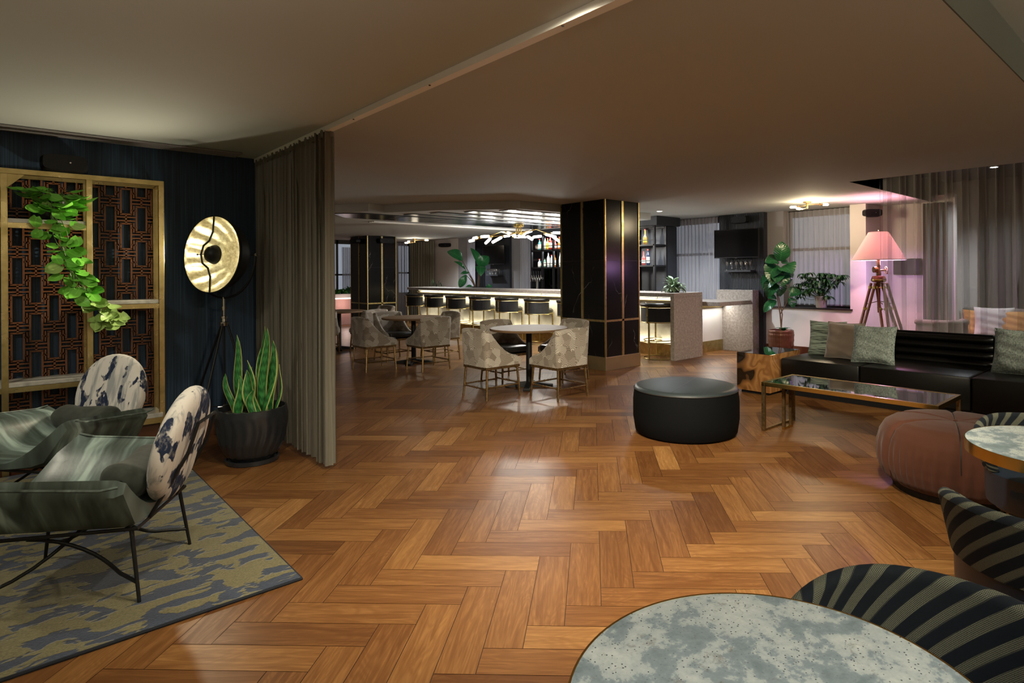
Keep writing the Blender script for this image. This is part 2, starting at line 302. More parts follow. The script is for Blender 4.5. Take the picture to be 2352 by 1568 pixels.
# woven band of the stools
t = NT('woven_band'); uvn = t.n('ShaderNodeUVMap').outputs[0]; su = t.n('ShaderNodeSeparateXYZ'); t.l(uvn, su.inputs[0])
wv = t.math('MULTIPLY', t.math('ABSOLUTE', t.math('SINE', t.math('MULTIPLY', su.outputs[0], 130.0))), t.math('ABSOLUTE', t.math('SINE', t.math('MULTIPLY', su.outputs[1], 150.0))))
t.set(t.ramp(wv, [(.2, (.004, .004, .005)), (.8, (.016, .017, .024))]), .45, 0, .35); t.bump(wv, .8, .006); MATS['woven_band'] = t.m
emit('bulb_glow', (1, .97, .90), 9); emit('warm_glow', (1, .83, .55), 10); emit('down_glow', (.95, .98, 1), 25); emit('led_strip', (1, .90, .62), 1.6); emit('led_cool', (1, .95, .80), 3)
emit('reflector_bulb', (1, .92, .70), 30)
for nm, c in (('bottle_teal', (.10, .42, .42)), ('bottle_clear', (.75, .80, .78)), ('bottle_amber', (.75, .26, .03)), ('bottle_red', (.60, .05, .03)), ('bottle_green', (.25, .48, .32)), ('bottle_pink', (.65, .16, .14)), ('bottle_navy', (.05, .07, .14)), ('bottle_gold', (.80, .50, .12))):
    t = NT(nm); t.t.nodes.remove(t.b); df = t.n('ShaderNodeBsdfDiffuse'); tl = t.n('ShaderNodeBsdfTranslucent'); gl = t.n('ShaderNodeBsdfGlossy', Roughness=.08); m1 = t.n('ShaderNodeMixShader'); m2 = t.n('ShaderNodeMixShader')
    cc = t.mix(t.noise(t.coord('Object'), 20, 2), tuple(x * .85 for x in c), c); t.l(cc, df.inputs[0]); t.l(cc, tl.inputs[0]); m1.inputs[0].default_value = .55; m2.inputs[0].default_value = .12
    t.l(df.outputs[0], m1.inputs[1]); t.l(tl.outputs[0], m1.inputs[2]); t.l(m1.outputs[0], m2.inputs[1]); t.l(gl.outputs[0], m2.inputs[2]); t.l(m2.outputs[0], t.out.inputs[0]); MATS[nm] = t.m
plain('label_paper', (.75, .70, .58), .7); plain('label_yellow', (.80, .55, .05), .6); plain('cap_red', (.45, .03, .02), .4)
t = NT('clear_glassware'); t.t.nodes.remove(t.b); gl = t.n('ShaderNodeBsdfGlossy', Roughness=.05); tp = t.n('ShaderNodeBsdfTransparent'); mx = t.n('ShaderNodeMixShader'); lw = t.n('ShaderNodeLayerWeight', Blend=.35)
t.l(t.math('MULTIPLY_ADD', lw.outputs['Facing'], .7, .12), mx.inputs[0]); t.l(tp.outputs[0], mx.inputs[1]); t.l(gl.outputs[0], mx.inputs[2]); t.l(mx.outputs[0], t.out.inputs[0]); MATS['clear_glassware'] = t.m
# ------------------------------------------------------------------ mesh helpers
class MB:
    def __init__(s): s.v = []; s.f = []; s.uv = []
    def add(s, vs, fs, uvs=None, M=None):
        o = len(s.v)
        s.v += [tuple(M @ Vector(p)) for p in vs] if M is not None else [tuple(p) for p in vs]
        s.f += [tuple(i + o for i in f) for f in fs]
        s.uv += uvs if uvs else [[(0, 0)] * len(f) for f in fs]
        return s
    def box(s, x0, x1, y0, y1, z0, z1, M=None, b=0.0):
        if b:
            bm = bmesh.new(); bmesh.ops.create_cube(bm, size=1)
            for q in bm.verts: q.co = Vector(((x0 + x1) / 2 + q.co.x * (x1 - x0), (y0 + y1) / 2 + q.co.y * (y1 - y0), (z0 + z1) / 2 + q.co.z * (z1 - z0)))
            bmesh.ops.bevel(bm, geom=bm.edges[:], offset=b, segments=2, affect='EDGES', profile=.5)
            s.bm(bm, M); return s
        return s.add([(x0, y0, z0), (x1, y0, z0), (x1, y1, z0), (x0, y1, z0), (x0, y0, z1), (x1, y0, z1), (x1, y1, z1), (x0, y1, z1)],
                     [(0, 3, 2, 1), (4, 5, 6, 7), (0, 1, 5, 4), (1, 2, 6, 5), (2, 3, 7, 6), (3, 0, 4, 7)], None, M)
    def bm(s, bm, M=None):
        bm.verts.index_update(); s.add([q.co[:] for q in bm.verts], [[q.index for q in f.verts] for f in bm.faces], None, M); bm.free(); return s
    def prism(s, pts, z0, z1):
        n = len(pts)
        return s.add([(x, y, z0) for x, y in pts] + [(x, y, z1) for x, y in pts],
                     [tuple(range(n - 1, -1, -1)), tuple(range(n, 2 * n))] + [(i, (i + 1) % n, n + (i + 1) % n, n + i) for i in range(n)])
    def grid(s, fn, nu, nv, closeu=False, M=None, flip=False):
        vs = [fn(i / nu, j / nv) for j in range(nv + 1) for i in range(nu + (0 if closeu else 1))]
        wd = nu if closeu else nu + 1; fs = []; uvs = []
        for j in range(nv):
            for i in range(nu):
                a, b = j * wd + i, j * wd + (i + 1) % wd
                q = (a, b, b + wd, a + wd); u = [(i / nu, j / nv), ((i + 1) / nu, j / nv), ((i + 1) / nu, (j + 1) / nv), (i / nu, (j + 1) / nv)]
                if flip: q = q[::-1]; u = u[::-1]
                fs.append(q); uvs.append(u)
        return s.add(vs, fs, uvs, M)
    def lathe(s, prof, n=24, M=None, cap=True):
        m = len(prof)
        vs = [(r * math.cos(2 * PI * i / n), r * math.sin(2 * PI * i / n), z) for r, z in prof for i in range(n)]
        fs = [(j * n + i, j * n + (i + 1) % n, (j + 1) * n + (i + 1) % n, (j + 1) * n + i) for j in range(m - 1) for i in range(n)]
        if cap: fs += [tuple(range(n - 1, -1, -1)), tuple((m - 1) * n + i for i in range(n))]
        return s.add(vs, fs, None, M)
    def tube(s, pts, r, n=8, closed=False, M=None, sq=False):
        P = [Vector(p) for p in pts]; k = len(P); rs = r if isinstance(r, (list, tuple)) else [r] * k
        vs = []; up = None
        for i in range(k):
            t = (P[(i + 1) % k] - P[i - 1]) if closed else (P[min(i + 1, k - 1)] - P[max(i - 1, 0)])
            t.normalize()
            if up is None:
                up = Vector((0, 0, 1)) if abs(t.z) < .9 else Vector((1, 0, 0))
            a = t.cross(up).normalized(); b2 = a.cross(t).normalized(); up = b2
            for q in range(n):
                an = 2 * PI * q / n + (PI / 4 if sq else 0); vs.append(tuple(P[i] + (a * math.cos(an) + b2 * math.sin(an)) * rs[i]))
        fs = []
        for i in range(k if closed else k - 1):
            j = (i + 1) % k
            fs += [(i * n + q, i * n + (q + 1) % n, j * n + (q + 1) % n, j * n + q) for q in range(n)]
        if not closed: fs += [tuple(range(n - 1, -1, -1)), tuple((k - 1) * n + q for q in range(n))]
        return s.add(vs, fs, None, M)
    def bar(s, a, b, wd, ht=None):
        return s.tube([a, b], (wd / 2) * 1.414, 4, sq=True)
    def ball(s, c, r, n=12, sc=(1, 1, 1)):
        m = n // 2
        return s.grid(lambda u, v: (c[0] + r * sc[0] * math.sin(PI * v) * math.cos(2 * PI * u), c[1] + r * sc[1] * math.sin(PI * v) * math.sin(2 * PI * u), c[2] - r * sc[2] * math.cos(PI * v)), n, m, True)
    def leaf(s, base, tip, wdt, bend=.15, fold=.2, n=6, heart=False, up=Vector((0, 0, 1)), wave=0):
        a, t = Vector(base), Vector(tip); d = t - a; L = d.length
        if L < 1e-5: return s
        d.normalize(); sd = d.cross(up)
        if sd.length < .05: sd = d.cross(Vector((0, 1, .3)))
        sd.normalize(); nn = sd.cross(d).normalized(); vs = []; uvs = []
        for i in range(n + 1):
            q = i / n
            w_ = (2.35 * (q + .03) ** .5 * (1 - q) ** .9 if heart else math.sin(PI * (q * .92 + .05)) ** .9) * wdt * (1 if q < 1 else .02)
            c = a + d * L * q + nn * (bend * L * math.sin(PI * q) - bend * L * q * q * .8)
            wv = math.sin(q * 9) * wave * L
            back = d * (-.12 * L if heart and i == 0 else 0)
            vs += [tuple(c + sd * w_ + nn * (fold * w_ + wv) + back), tuple(c), tuple(c - sd * w_ + nn * (fold * w_ - wv) + back)]
        fs = []; u = []
        for i in range(n):
            k = i * 3
            for o in (0, 1):
                fs.append((k + o, k + 1 + o, k + 4 + o, k + 3 + o)); u.append([(o / 2, i / n), ((o + 1) / 2, i / n), ((o + 1) / 2, (i + 1) / n), (o / 2, (i + 1) / n)])
        return s.add(vs, fs, u)
    def build(s, name, mat, parent=None, smooth=False, bevel=0, loc=None, sub=0, solid=0, angle=40):
        me = bpy.data.meshes.new(name); me.from_pydata(s.v, [], s.f); me.update()
        ul = me.uv_layers.new(name='uv'); flat = [c for f in s.uv for c in f]
        for i, c in enumerate(flat): ul.data[i].uv = c
        me.materials.append(MATS[mat])
        if smooth:
            me.polygons.foreach_set('use_smooth', [True] * len(me.polygons))
            if smooth != 'all':
                try: me.set_sharp_from_angle(angle=R(angle))
                except Exception: pass
        o = bpy.data.objects.new(name, me); COL.objects.link(o)
        if parent is not None: o.parent = parent
        if loc is not None: o.location = loc
        if solid:
            m = o.modifiers.new('solid', 'SOLIDIFY'); m.thickness = solid; m.offset = 0
        if bevel:
            m = o.modifiers.new('bevel', 'BEVEL'); m.width = bevel; m.segments = 2; m.limit_method = 'ANGLE'
        if sub:
            m = o.modifiers.new('sub', 'SUBSURF'); m.levels = sub; m.render_levels = sub
        return o

def tag(o, label=None, cat=None, group=None, kind=None):
    if label: o['label'] = label
    if cat: o['category'] = cat
    if group: o['group'] = group
    if kind: o['kind'] = kind
    return o
def thing(name, label, cat, loc=(0, 0, 0), rz=0, group=None):
    o = bpy.data.objects.new(name, None); COL.objects.link(o); o.location = loc; o.rotation_euler = (0, 0, rz); o.empty_display_size = .1
    return tag(o, label, cat, group)
def kids(o):
    return [c for c in bpy.data.objects if c.parent == o]
def copy_tree(o, parent=None):
    ch = kids(o); c = o.copy(); COL.objects.link(c)
    if parent is not None: c.parent = parent
    for k in ch: copy_tree(k, c)
    return c
def dup(o, loc, rz, label, group=None):
    c = copy_tree(o); c.location = loc; c.rotation_euler = (0, 0, rz); c['label'] = label
    if group: c['group'] = group
    return c
def struct(name, mb, mat, label=None, **k):
    return tag(mb.build(name, mat, **k), label, None, None, 'structure')
def rot(z=0, loc=(0, 0, 0), x=0, y=0):
    return Matrix.Translation(loc) @ Matrix.Rotation(z, 4, 'Z') @ Matrix.Rotation(y, 4, 'Y') @ Matrix.Rotation(x, 4, 'X')

def cushion(name, mat, label, cat, loc, rx, rz, wd, ht, th, group=None, piping=None, seed=1, puff=.5, slump=0):
    """a stuffed square cushion, standing upright in its own xz plane"""
    mb = MB(); rnd = random.Random(seed); ph = [rnd.uniform(0, 6) for _ in range(6)]
    def side(sg):
        def fn(u, v):
            a, b = u * 2 - 1, v * 2 - 1
            t = max(0, (1 - a ** 4)) ** .5 * max(0, (1 - b ** 4)) ** .5
            x = a * wd / 2 * (1 - .07 * (1 - a * a) * 0 - .075 * (1 - b * b) * abs(a)); z = b * ht / 2 * (1 - .075 * (1 - a * a) * abs(b))
            edge = math.exp(-((1 - abs(a)) / .25) ** 2) + math.exp(-((1 - abs(b)) / .25) ** 2)
            wr = .018 * th / .14 * math.sin(a * 7 + b * 5 + ph[0]) * min(1, edge) * t + .006 * math.sin(b * 13 + a * 3 + ph[1]) * t
            return (x, sg * (th / 2 * t ** .8 + wr), z - slump * .03 * a * a)
        return fn
    mb.grid(side(-1), 18, 18); mb.grid(side(1), 18, 18, flip=True)
    o = mb.build(name, mat, smooth='all'); o.location = loc; o.rotation_euler = (rx, 0, rz); tag(o, label, cat, group)
    if piping:
        f = side(0); n = 16
        pts = [f(i / n, 0) for i in range(n)] + [f(1, i / n) for i in range(n)] + [f(1 - i / n, 1) for i in range(n)] + [f(0, 1 - i / n) for i in range(n)]
        MB().tube(pts, .006, 6, True).build('piping', piping, o, True)
    return o

def drape(x0, y0, x1, y1, z0, z1, pleats, amp, seed=0, nz=10, per=8, flare=.25):
    """pleated cloth hanging from a straight line"""
    mb = MB(); rnd = random.Random(seed); ph = [rnd.uniform(-.5, .5) for _ in range(pleats + 2)]; am = [rnd.uniform(.65, 1.25) for _ in range(pleats + 2)]
    L = math.hypot(x1 - x0, y1 - y0); dx, dy = (x1 - x0) / L, (y1 - y0) / L
    def fn(u, v):
        k = u * pleats; i = int(min(k, pleats - 1)); f = k - i
        aa = am[i] * (1 - f) + am[i + 1] * f; pp = ph[i] * (1 - f) + ph[i + 1] * f
        off = amp * aa * math.sin(2 * PI * k + pp + .25 * math.sin(v * 3 + i)) * (1 + flare * (1 - v))
        sl = amp * .35 * math.sin(4 * PI * k + pp * 2 + v)
        s_ = u * L + sl
        return (x0 + dx * s_ - dy * off, y0 + dy * s_ + dx * off, z0 + (z1 - z0) * v)
    mb.grid(fn, pleats * per, nz); return mb
# ================================================================== the setting
WX = 10.05   # window wall
# floor: real planks in a herringbone, seen nearly square to the camera
PW, PL = .151, .604
fa = R(44.66); ed = Vector((math.cos(fa), math.sin(fa))); el = Vector((math.sin(fa), -math.cos(fa)))
A0 = Vector((3.042, 2.329)) - el * PL - ed * PW
mb = MB(); att = []; tone = []
rf = random.Random(3); g = .0013
def plank(lx, ly, wx, wy):
    c = A0 + el * (lx + wx / 2) + ed * (ly + wy / 2)
    if not (-2.2 < c.x < 11.7 and -3.1 < c.y < 18.6): return
    if c.x < 1.7 and c.y > 6.3: return
    q = [A0 + el * (lx + a) + ed * (ly + b) for a, b in ((g, g), (wx - g, g), (wx - g, wy - g), (g, wy - g))]
    uv = [(0, 0), (wx, 0), (wx, wy), (0, wy)] if wx > wy else [(0, wx), (0, 0), (wy, 0), (wy, wx)]
    mb.add([(p.x, p.y, 0) for p in q], [(3, 2, 1, 0)], [uv[::-1]])
    att.append(rf.random()); tone.append(max(.08, min(.84, rf.gauss(.45, .22))))
for m in range(-18, 26):
    for k in range(-75, 130):
        lx = m * 2 * PL + k * PW; ly = k * PW
        if abs(lx) > 14 or ly < -8 or ly > 20: continue
        plank(lx, ly, PL, PW)                              # board lying across
        plank(lx + PL - PW, ly - PL, PW, PL)               # board running away
fl = struct('floor', mb, 'walnut_floor', 'herringbone walnut plank floor')
for nm, dat in (('plank', att), ('tone', tone)):
    a = fl.data.attributes.new(nm, 'FLOAT', 'FACE'); a.data.foreach_set('value', dat)
MB().add([(-2.2, -3.1, -.004), (11.8, -3.1, -.004), (11.8, 18.7, -.004), (-2.2, 18.7, -.004)], [(0, 1, 2, 3)]).build('underlay', 'floor_gap', fl)

# ceilings
mb = MB(); T = .34
mb.box(-2, 7.5, .745, 18.6, CEIL, CEIL + T); mb.box(6.9, 7.5, -3, .745, CEIL, CEIL + T); mb.box(7.5, 10.9, 3.02, 18.6, CEIL, CEIL + T)
struct('ceiling', mb, 'ceiling_paint', 'warm grey plaster ceiling')
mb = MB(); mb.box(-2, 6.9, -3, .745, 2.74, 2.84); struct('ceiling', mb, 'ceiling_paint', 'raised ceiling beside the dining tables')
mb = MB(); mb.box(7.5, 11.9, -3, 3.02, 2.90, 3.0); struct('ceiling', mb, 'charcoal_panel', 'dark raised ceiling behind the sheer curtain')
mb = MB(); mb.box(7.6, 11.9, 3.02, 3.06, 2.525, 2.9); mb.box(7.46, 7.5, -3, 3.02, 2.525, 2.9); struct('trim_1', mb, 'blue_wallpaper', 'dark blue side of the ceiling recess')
struct('trim_shade', MB().box(-2, 6.9, .738, .7448, 2.5205, 2.7395), 'recess_shade', 'side of the raised ceiling by the dining tables, shade painted in')  # thin added face, its dark colour imitates the shade of the recess
# walls
struct('wall_left', MB().box(-2, 1.80, 6.18, 6.28, 0, CEIL), 'blue_wallpaper', 'deep blue strie wallpaper wall')
struct('wall_passage', MB().box(1.80, 1.90, 6.18, 18.6, 0, CEIL), 'wall_beige', 'side wall of the bar room')
struct('wall_rear', MB().box(-2.1, 11.9, -3.1, -3, 0, 3.0), 'wall_beige', 'wall behind the camera')
struct('wall_side', MB().box(-2.1, -2, -3, 6.28, 0, 2.85), 'wall_beige', 'wall left of the camera')
struct('wall_alcove', MB().box(11.6, 11.7, -3, 3.1, 0, 3.0), 'wall_grey', 'far wall behind the sheer curtain')
struct('baseboard_left', MB().box(-2, 1.72, 6.155, 6.18, 0, .13), 'brown_base', 'brown baseboard under the blue wall')
mb = MB()
for a, b in ((3.79, 4.04), (4.04, 5.22)): mb.box(WX, WX + .32, a, b, 0, .80 if b > 4.1 else CEIL)
mb.box(WX, WX + .32, 5.22, 5.53, 0, .80)
struct('wall_right', mb, 'wall_white', 'pale wall under the window beside the fig tree')
struct('wall_right', MB().box(WX + .06, WX + .32, 5.22, 5.53, .80, CEIL).box(WX, WX + .15, 7.68, 8.08, 0, CEIL), 'wall_grey', 'grey pier beside the curtained window')
struct('wall_right', MB().box(WX, WX + .15, 12.55, 12.99, 0, CEIL).box(WX, WX + .15, 15.0, 15.6, 0, CEIL), 'wall_grey', 'grey piers behind the bar')
struct('wall_right', MB().box(WX, WX + .15, 15.6, 18.6, 0, CEIL), 'wall_beige', 'beige wall at the far end of the bar')
struct('wall_right', MB().box(WX, WX + .15, 6.46, 7.68, 0, .45).box(WX, WX + .15, 10.4, 12.55, 0, .8).box(WX, WX + .15, 14.13, 15.0, 0, .8), 'wall_grey', 'low wall under the bar windows')
struct('wall_niche', MB().box(WX + .321, 10.7, 3.79, 3.87, 0, CEIL).box(10.66, 10.76, 2.7, 3.79, 0, CEIL + .1), 'wall_white', 'pale niche wall behind the tripod lamp')
struct('trim_2', MB().box(WX - .03, WX + .28, 4.042, 5.53, .80, .825).box(WX - .03, WX - .001, 4.0, 4.042, .80, .825), 'dark_trim', 'black window sill')
struct('baseboard_right', MB().box(WX - .02, WX, 3.8, 5.53, 0, .15), 'brown_base', 'brown baseboard under the window sill')
def fluted(name, y0, y1, x, label, z0=0, z1=CEIL):
    mb = MB(); mb.box(x + .012, x + .13, y0, y1, z0, z1); n = int((y1 - y0) / .032)
    for i in range(n):
        a = y0 + (y1 - y0) * i / n; mb.box(x, x + .014, a + .004, a + (y1 - y0) / n - .004, z0, z1)
    struct(name, mb, 'charcoal_panel', label)
fluted('trim_3', 5.53, 6.46, 9.98, 'charcoal fluted panel behind the nearer television')
fluted('trim_4', 12.99, 14.13, 9.98, 'charcoal fluted panel behind the farther television')
fluted('trim_5', 8.08, 10.4, 9.92, 'charcoal fluted panel behind the bottle shelf')
# end wall with windows
mb = MB(); mb.box(1.8, 6.9, 18.5, 18.6, 0, CEIL); mb.box(6.9, 8.3, 18.5, 18.6, 0, .7); mb.box(8.3, 9.55, 18.5, 18.6, 0, CEIL); mb.box(9.55, 10.05, 18.5, 18.6, 0, .8)
struct('wall_end', mb, 'wall_beige', 'end wall of the bar room')
def window(idx, axis, a, b, c, z0, z1, bars, label, rail=1.72):
    """dark frame with glass, in the plane x = c (axis x) or y = c"""
    def bx(mb, p, q, zz0, zz1, t=.03):
        if axis == 'x': mb.box(c, c + t, p, q, zz0, zz1)
        else: mb.box(p, q, c, c + t, zz0, zz1)
        return mb
    fr = MB(); wd = .05
    bx(fr, a, b, z0, z0 + .05, .05); bx(fr, a, b, z1 - .12, z1, .05); bx(fr, a, a + wd, z0, z1, .05); bx(fr, b - wd, b, z0, z1, .05)
    for q in bars: bx(fr, q - .03, q + .03, z0, z1, .05)
    bx(fr, a, b, rail - .025, rail + .025, .05)
    o = fr.build('window_%d' % idx, 'dark_trim'); tag(o, label, None, None, 'structure')
    gm = MB(); c += .02; bx(gm, a + .02, b - .02, z0 + .02, z1 - .02, .006); gm.build('window_pane', 'glass', o)
window(1, 'x', 4.04, 5.22, WX + .26, .825, CEIL, [], 'dark framed window behind the white curtain over the sill', 1.83)
window(2, 'x', 6.46, 7.68, WX + .10, .45, CEIL, [], 'dark framed window left of the nearer television', 1.80)
window(3, 'x', 10.4, 12.55, WX + .06, .8, CEIL, [11.2], 'dark framed window behind the bottle shelf', 1.80)
window(4, 'x', 14.13, 15.0, WX + .06, .8, CEIL, [], 'dark framed window behind the tall bar plant', 1.75)
window(5, 'y', 6.9, 8.3, 18.54, .7, CEIL, [7.58], 'dark framed window left of the far column', 1.45)
window(6, 'y', 9.55, 10.05, 18.54, .8, CEIL, [], 'narrow dark window right of the far column', 1.5)
# stepped soffit round the bar with mirrored strips
sof = [(3.72, 9.37), (4.09, 8.83), (4.38, 8.90), (4.80, 8.08), (5.29, 7.52), (5.65, 7.09), (8.6, 7.0), (8.6, 16.2), (3.9, 16.2)]
struct('trim_6', MB().prism(sof, 2.40, CEIL - .001), 'ceiling_paint', 'stepped ceiling soffit over the bar')
def strip(pts, label):
    o = MB().prism(pts, 2.388, 2.3995).build('mirror_strip', 'mirror_strip')
    tag(o, label, 'ceiling panel', 'mirrored strips set in the bar soffit')
for i, (x0, x1, y) in enumerate(((5.55, 8.4, 7.22), (5.25, 8.4, 7.72), (4.95, 8.4, 8.22), (4.75, 8.4, 8.72))):
    strip([(x0, y), (x1, y), (x1, y + .26), (x0, y + .26)], ['mirrored strip nearest the near column', 'second mirrored strip from the near column', 'third mirrored strip from the near column', 'mirrored strip beside the wide dark panel'][i] + ' in the bar soffit')
o = MB().prism([(3.80, 9.45), (4.12, 9.12), (8.4, 9.12), (8.4, 9.95), (4.2, 9.95)], 2.386, 2.3995).build('ceiling_mirror', 'mirror_strip')
tag(o, 'wide dark mirrored panel with a pointed end in the bar soffit', 'ceiling panel')
for q in (4.9, 5.7, 6.5, 7.3, 8.0): MB().box(q - .01, q + .01, 9.12, 9.95, 2.382, 2.387).build('joint_strip', 'chrome', o)
def diffuser(name, x0, x1, y, z, n, label, wd=.05, mat='white_paint'):
    o = thing(name, label, 'air vent', (0, 0, 0), 0)
    MB().box(x0, x1, y, y + wd * n + .03, z - .004, z - .0005).build('backing', 'black_plastic', o)
    for i in range(n + 1): MB().box(x0, x1, y + i * wd, y + i * wd + wd * .55, z - .014, z - .003).build('blade', mat, o)
diffuser('linear_vent', -1.2, 1.58, 5.93, CEIL, 4, 'long slotted air vent in the ceiling along the blue wall', .048, 'wall_grey')
diffuser('linear_vent', 4.9, 8.4, 10.35, 2.40, 2, 'slim slotted air vent in the far side of the bar soffit', .09)
# columns clad in black marble with brass strips
def column(x0, y0, wx, wy, zt, label, split=1.62):
    x1, y1 = x0 + wx, y0 + wy
    o = struct('column', MB().box(x0, x1, y0, y1, .2, zt), 'black_marble', label)
    p = .012
    br = MB(); s = .013
    for z in (.73,):
        br.box(x0 - p, x1 + p, y0 - p, y1 + p, z - .015, z + .015)
    br.build('brass_band', 'brass', o)
    for a, b in ((x0, y0), (x1, y0), (x0, y1), (x1, y1)):
        MB().box(a - s * .9, a + s * .9, b - s * .9, b + s * .9, .2, zt - .001).build('corner_strip', 'brass', o)
    xm, ym = x0 + wx * .5, y0 + wy * .5
    for bx_ in ((xm - .022, xm + .022, y0 - p, y0 + .01), (xm - .022, xm + .022, y1 - .01, y1 + p), (x0 - p, x0 + .01, ym - .022, ym + .022), (x1 - .01, x1 + p, ym - .022, ym + .022)):
        MB().box(*bx_, .2, zt - .001).build('centre_strip', 'brass', o)
    MB().box(x0 - .015, x1 + .015, y0 - .015, y1 + .015, 0, .2).build('plinth', 'brass_plate', o, bevel=.004)
    j = MB()
    for z in (split,): j.box(x0 - .001, x1 + .001, y0 - .001, y1 + .001, z - .002, z + .002)
    j.build('panel_joint', 'dark_trim', o)
    return o
column(6.44, 6.10, .75, .95, CEIL, 'black veined marble column with brass strips beside the bar stools')
column(6.57, 14.25, .75, .95, CEIL, 'black veined marble column with brass strips behind the farther tables')
# ================================================================== lounge corner on the left
# rug
rug = MB().box(-1.9, 1.02, 2.93, 5.87, .001, .014).build('area_rug', 'rug_pile', bevel=.004)
tag(rug, 'blue and moss green abstract rug under the two lounge chairs', 'rug')
MB().tube([(-1.9, 2.93, .007), (1.02, 2.93, .007), (1.02, 5.87, .007), (-1.9, 5.87, .007)], .008, 6, True).build('binding', 'rug_binding', rug)
# lounge chairs
def lounge_chair(label, loc, rz):
    t = thing('lounge_chair', label, 'armchair', loc, rz, None)
    mb = MB(); n = 34
    def section(s):   # s in 0..1 around the closed section, returns x and z
        if s < .5:      # inner scoop, left wing tip to right wing tip
            a = s / .5 * 2 - 1; x = a * .352; q = max(0, (abs(x) - .09) / .262); z = .395 + .185 * q ** 1.7
        else:           # outer hull back from right to left
            a = 1 - (s - .5) / .5 * 2
            if abs(a) > .5: q = (abs(a) - .5) / .5; x = math.copysign(.275 + .132 * q, a); z = .335 + .235 * q - .012 * max(0, q - .9) / .1
            else: x = a * .55; z = .335
        return x, z
    def fn(u, v):
        x, z = section(u); f = abs(x) / .39
        yr = -.30 - .02 * (1 - f); yf = .225 + .14 * max(0, 1 - f * f)
        y = yr + (yf - yr) * v
        rise = (.045 * (v - .45)) * f ** 2
        e = .024 * (max(0, abs(v - .5) - .42) / .08) ** 2     # rounded ends
        zc = .36 if f < .7 else .45
        return (x * (1 - e * .6), y, z + rise - (e if (u < .5) else -e) * .6)
    mb.grid(fn, n, 16, True)
    v0 = [fn(i / n, 0) for i in range(n)]; v1 = [fn(i / n, 1) for i in range(n)]
    h = n // 2
    for vv, fl_ in ((v0, False), (v1, True)):
        fs = []
        for i in range(h // 1):
            a, b = i, i + 1; c, d = (n - i) % n, (n - i - 1) % n
            if a == c: q = (a, b, d)
            elif b == d: q = (a, b, c)
            else: q = (a, b, d, c)
            fs.append(q[::-1] if fl_ else q)
        mb.add(vv, fs)
    st = mb.build('seat', 'green_leather', t, True, angle=50)
    pp = [fn(i / n * .0 + .5 + .0, k / 8) for k in range(9) for i in (0,)]
    for sx in (-1, 1): MB().tube([(sx * abs(p[0]) * 1.022, p[1], p[2] + .002) for p in pp], .006, 6).build('piping', 'green_leather', st, True)
    # round padded back
    bk = MB(); rr = .272; th = .052
    bk.grid(lambda u, v: ((lambda r_, zz: (r_ * math.cos(2 * PI * u) * .96, zz, r_ * math.sin(2 * PI * u)))
            (rr * math.sin(PI * v) ** .35 if 0 < v < 1 else 0, -th * math.copysign(abs(math.cos(PI * v)) ** .8, math.cos(PI * v)))), 40, 18, True)
    o = bk.build('backrest', 'indigo_print', t, 'all'); o.location = (0, -.385, .625); o.rotation_euler = (R(14), 0, 0)
    # black rod frame
    fr = MB(); r = .0085
    fr.tube([(-.27, -.31, .326), (.27, -.31, .326), (.27, .30, .326), (-.27, .30, .326)], r, 8, True)
    fr.tube([(-.15, -.31, .326), (-.125, -.46, .60), (-.115, -.50, .735), (.115, -.50, .735), (.125, -.46, .60), (.15, -.31, .326)], r, 8)
    fr.tube([(-.275, -.265, .326), (.275, -.265, .326)], r, 8)
    fr.build('frame', 'black_metal', t, True)
    for sx in (-1, 1):
        MB().tube([(sx * .262, -.285, .326), (sx * .29, -.325, .0142)], [.0095, .0075], 8).build('leg', 'black_metal', t, True)
        MB().tube([(sx * .262, .275, .326), (sx * .29, .32, .0142)], [.0095, .0075], 8).build('leg', 'black_metal', t, True)
    for sx in (-1, 1):
        arc = [(sx * .262, .10 - .02 * math.sin(i / 10 * PI) + (-.36) * (i / 10), .318 - .20 * math.sin(i / 10 * PI / 2) ** 1.3) for i in range(11)]
        arc = [(sx * (.262 - .10 * math.sin(i / 10 * PI)), p[1], p[2]) for i, p in enumerate(arc)]
        arc[-1] = (sx * .281, -.31, .10)
        MB().tube(arc, .008, 8).build('stretcher', 'black_metal', t, True)
    arc = [(-.285 + .57 * i / 16, .31 - .34 * math.sin(PI * i / 16), .10 + .20 * math.sin(PI * i / 16) ** 2) for i in range(17)]
    MB().tube(arc, .008, 8).build('stretcher', 'black_metal', t, True)
    return t
CA, RA = Vector((.297, 3.609, 0)), R(60.26)
CB, RB = Vector((.244, 4.926, 0)), R(126.87)
lounge_chair('green silk-leather scoop chair seen from behind, nearer of the two on the rug', CA, RA)
lounge_chair('green silk-leather scoop chair facing the room in front of the brass shelves', CB, RB)
def lumbar(c, rz, label, seed):
    p = Matrix.Rotation(rz, 3, 'Z') @ Vector((0, -.215, 0)) + c; mb = MB(); L, r = .40, .098
    def fn(u, v):
        x = (v - .5) * 2; e = max(0, (abs(x) - .78) / .22); k = math.sqrt(max(0, 1 - e * e)); a = 2 * PI * u
        rr = r * (.10 + .90 * k) * (1 + .05 * math.sin(3 * a + x * 4 + seed) + .025 * math.sin(9 * a + x * 2) * e)
        return (x * L / 2 * (1 - .06 * max(0, e - .75) * 4), rr * 1.0 * math.cos(a), rr * .86 * math.sin(a) - .015 * (1 - x * x))
    mb.grid(fn, 36, 24, True); o = mb.build('lumbar_cushion', 'grey_velvet', None, 'all'); o.location = (p.x, p.y, .505); o.rotation_euler = (R(20), 0, rz); tag(o, label, 'cushion', 'velvet lumbar cushions')
lumbar(CA, RA, 'dark grey-green velvet cushion tucked in the nearer lounge chair', 3)
lumbar(CB, RB, 'grey-green velvet cushion on the lounge chair by the brass shelves', 5)
